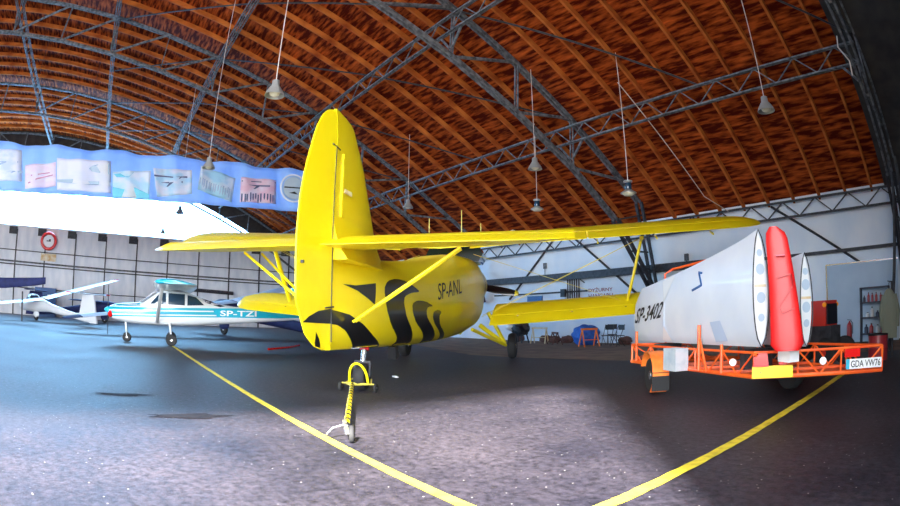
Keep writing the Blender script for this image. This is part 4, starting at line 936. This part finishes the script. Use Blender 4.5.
def trestle(x, y, rz, m_, lb, h_=.75):
    t = empty('trestle', (x, y, 0), rz); tag(t, lb, 'trestle', 'trestles along the white wall')
    MB().beam((-.4, 0, h_), (.4, 0, h_), .08, .08).build('top_bar', m_, t, smooth=False)
    for a in (-.34, .34):
        for s in (1, -1): MB().beam((a, 0, h_), (a * 1.1, s * .26, 0), .045, .045).build('leg', m_, t, smooth=False)
    MB().beam((-.36, -.14, .3), (.36, -.14, .3), .03, .03).build('cross_bar', m_, t, smooth=False)
trestle(-14.72, 18.0, 1.2, 'ofender', 'orange trestle between the blue bundle and the black chairs'); trestle(-18.6, 18.9, .4, 'ysign', 'pale wooden trestle left of the blue tarpaulin bundle'); trestle(-17.2, 18.5, -.5, 'brown', 'dark brown trestle just left of the blue tarpaulin bundle', .55)
en = empty('engine_stand', (-19.9, 18.8, 0)); tag(en, 'black covered engine on a stand behind the right main wheel of the yellow biplane', 'engine')
MB().blob((0, 0, .72), (.55, .4, .38), 21, .16, 3).build('engine_cover', 'ink', en); MB().blob((-.45, -.25, .8), (.26, .2, .2), 4, .1, 3).build('white_cloth', 'platew', en)
for a in (-.4, .4):
    for s in (-.25, .25): MB().beam((a, s, 0), (a * .7, s * .7, .5), .05, .05).build('leg', 'dsteel', en, smooth=False)
lowl = ['low dark reddish sack left of the engine stand', 'low dark reddish sack between the engine stand and the pale trestle', 'low dark reddish sack under the pale trestle', 'low dark reddish sack right of the pale trestle', 'low dark reddish sack beside the blue bundle', 'low dark reddish sack at the foot of the chairs']
for i, x in enumerate((-21.0, -19.2, -18.4, -17.7, -16.7, -14.2)): tag(MB().blob((x, 19.75 + .2 * (i % 2), .17), (.36, .26, .19), 30 + i, .12, 3).build('sack', 'brown'), lowl[i], 'sack', 'sacks along the white wall')
tag(MB().blob((-9.85, 5.75, .02), (.10, .05, .022), 4, .25, 2).build('paper_scrap', 'paper'), 'small white scrap of paper on the floor right of the tail wheel', 'paper')
tag(MB().tube([(-18.6, 5.6, .03), (-19.8, 6.8, .03), (-21.1, 7.7, .03)], .04, 6).build('strap', 'redlens'), 'red strap lying on the floor beneath the yellow left wing, beside the rudder', 'strap')

# ------------------------------------------------------------------ light
w = bpy.data.worlds.new('world'); S.world = w; w.use_nodes = True
bg = w.node_tree.nodes['Background']; bg.inputs[0].default_value = (.90, .95, 1., 1); bg.inputs[1].default_value = 3.4
sun = bpy.data.lights.new('sun', 'SUN'); sun.energy = 7.; sun.angle = R(5); sun.color = (1., .95, .88)
so = bpy.data.objects.new('sun', sun); C.objects.link(so)
az_ = V(.74, -.67, 0).normalized(); el = R(37); dirv = -(az_ * math.cos(el) + V(0, 0, math.sin(el)))
so.rotation_euler = dirv.to_track_quat('-Z', 'Y').to_euler(); so.location = (10, -10, 15)
pl_ = bpy.data.lights.new('doorway_portal', 'AREA'); pl_.shape = 'RECTANGLE'; pl_.size = 33.9; pl_.size_y = 8.4; pl_.cycles.is_portal = True
po = bpy.data.objects.new('doorway_portal', pl_); C.objects.link(po); po.location = (XR + .1, -16.95, 4.2)
po.rotation_euler = V(-1, 0, 0).to_track_quat('-Z', 'Z').to_euler()
po.rotation_euler = Matrix((V(0, 1, 0), V(0, 0, 1), V(1, 0, 0))).transposed().to_euler()
S.view_settings.view_transform = 'Standard'; S.view_settings.look = 'None'; S.view_settings.gamma = 1; S.view_settings.use_curve_mapping = False
S.view_settings.exposure = 2.75
S.cycles.use_denoising = True
S.cycles.max_bounces = 8; S.cycles.diffuse_bounces = 6; S.cycles.sample_clamp_indirect = 8
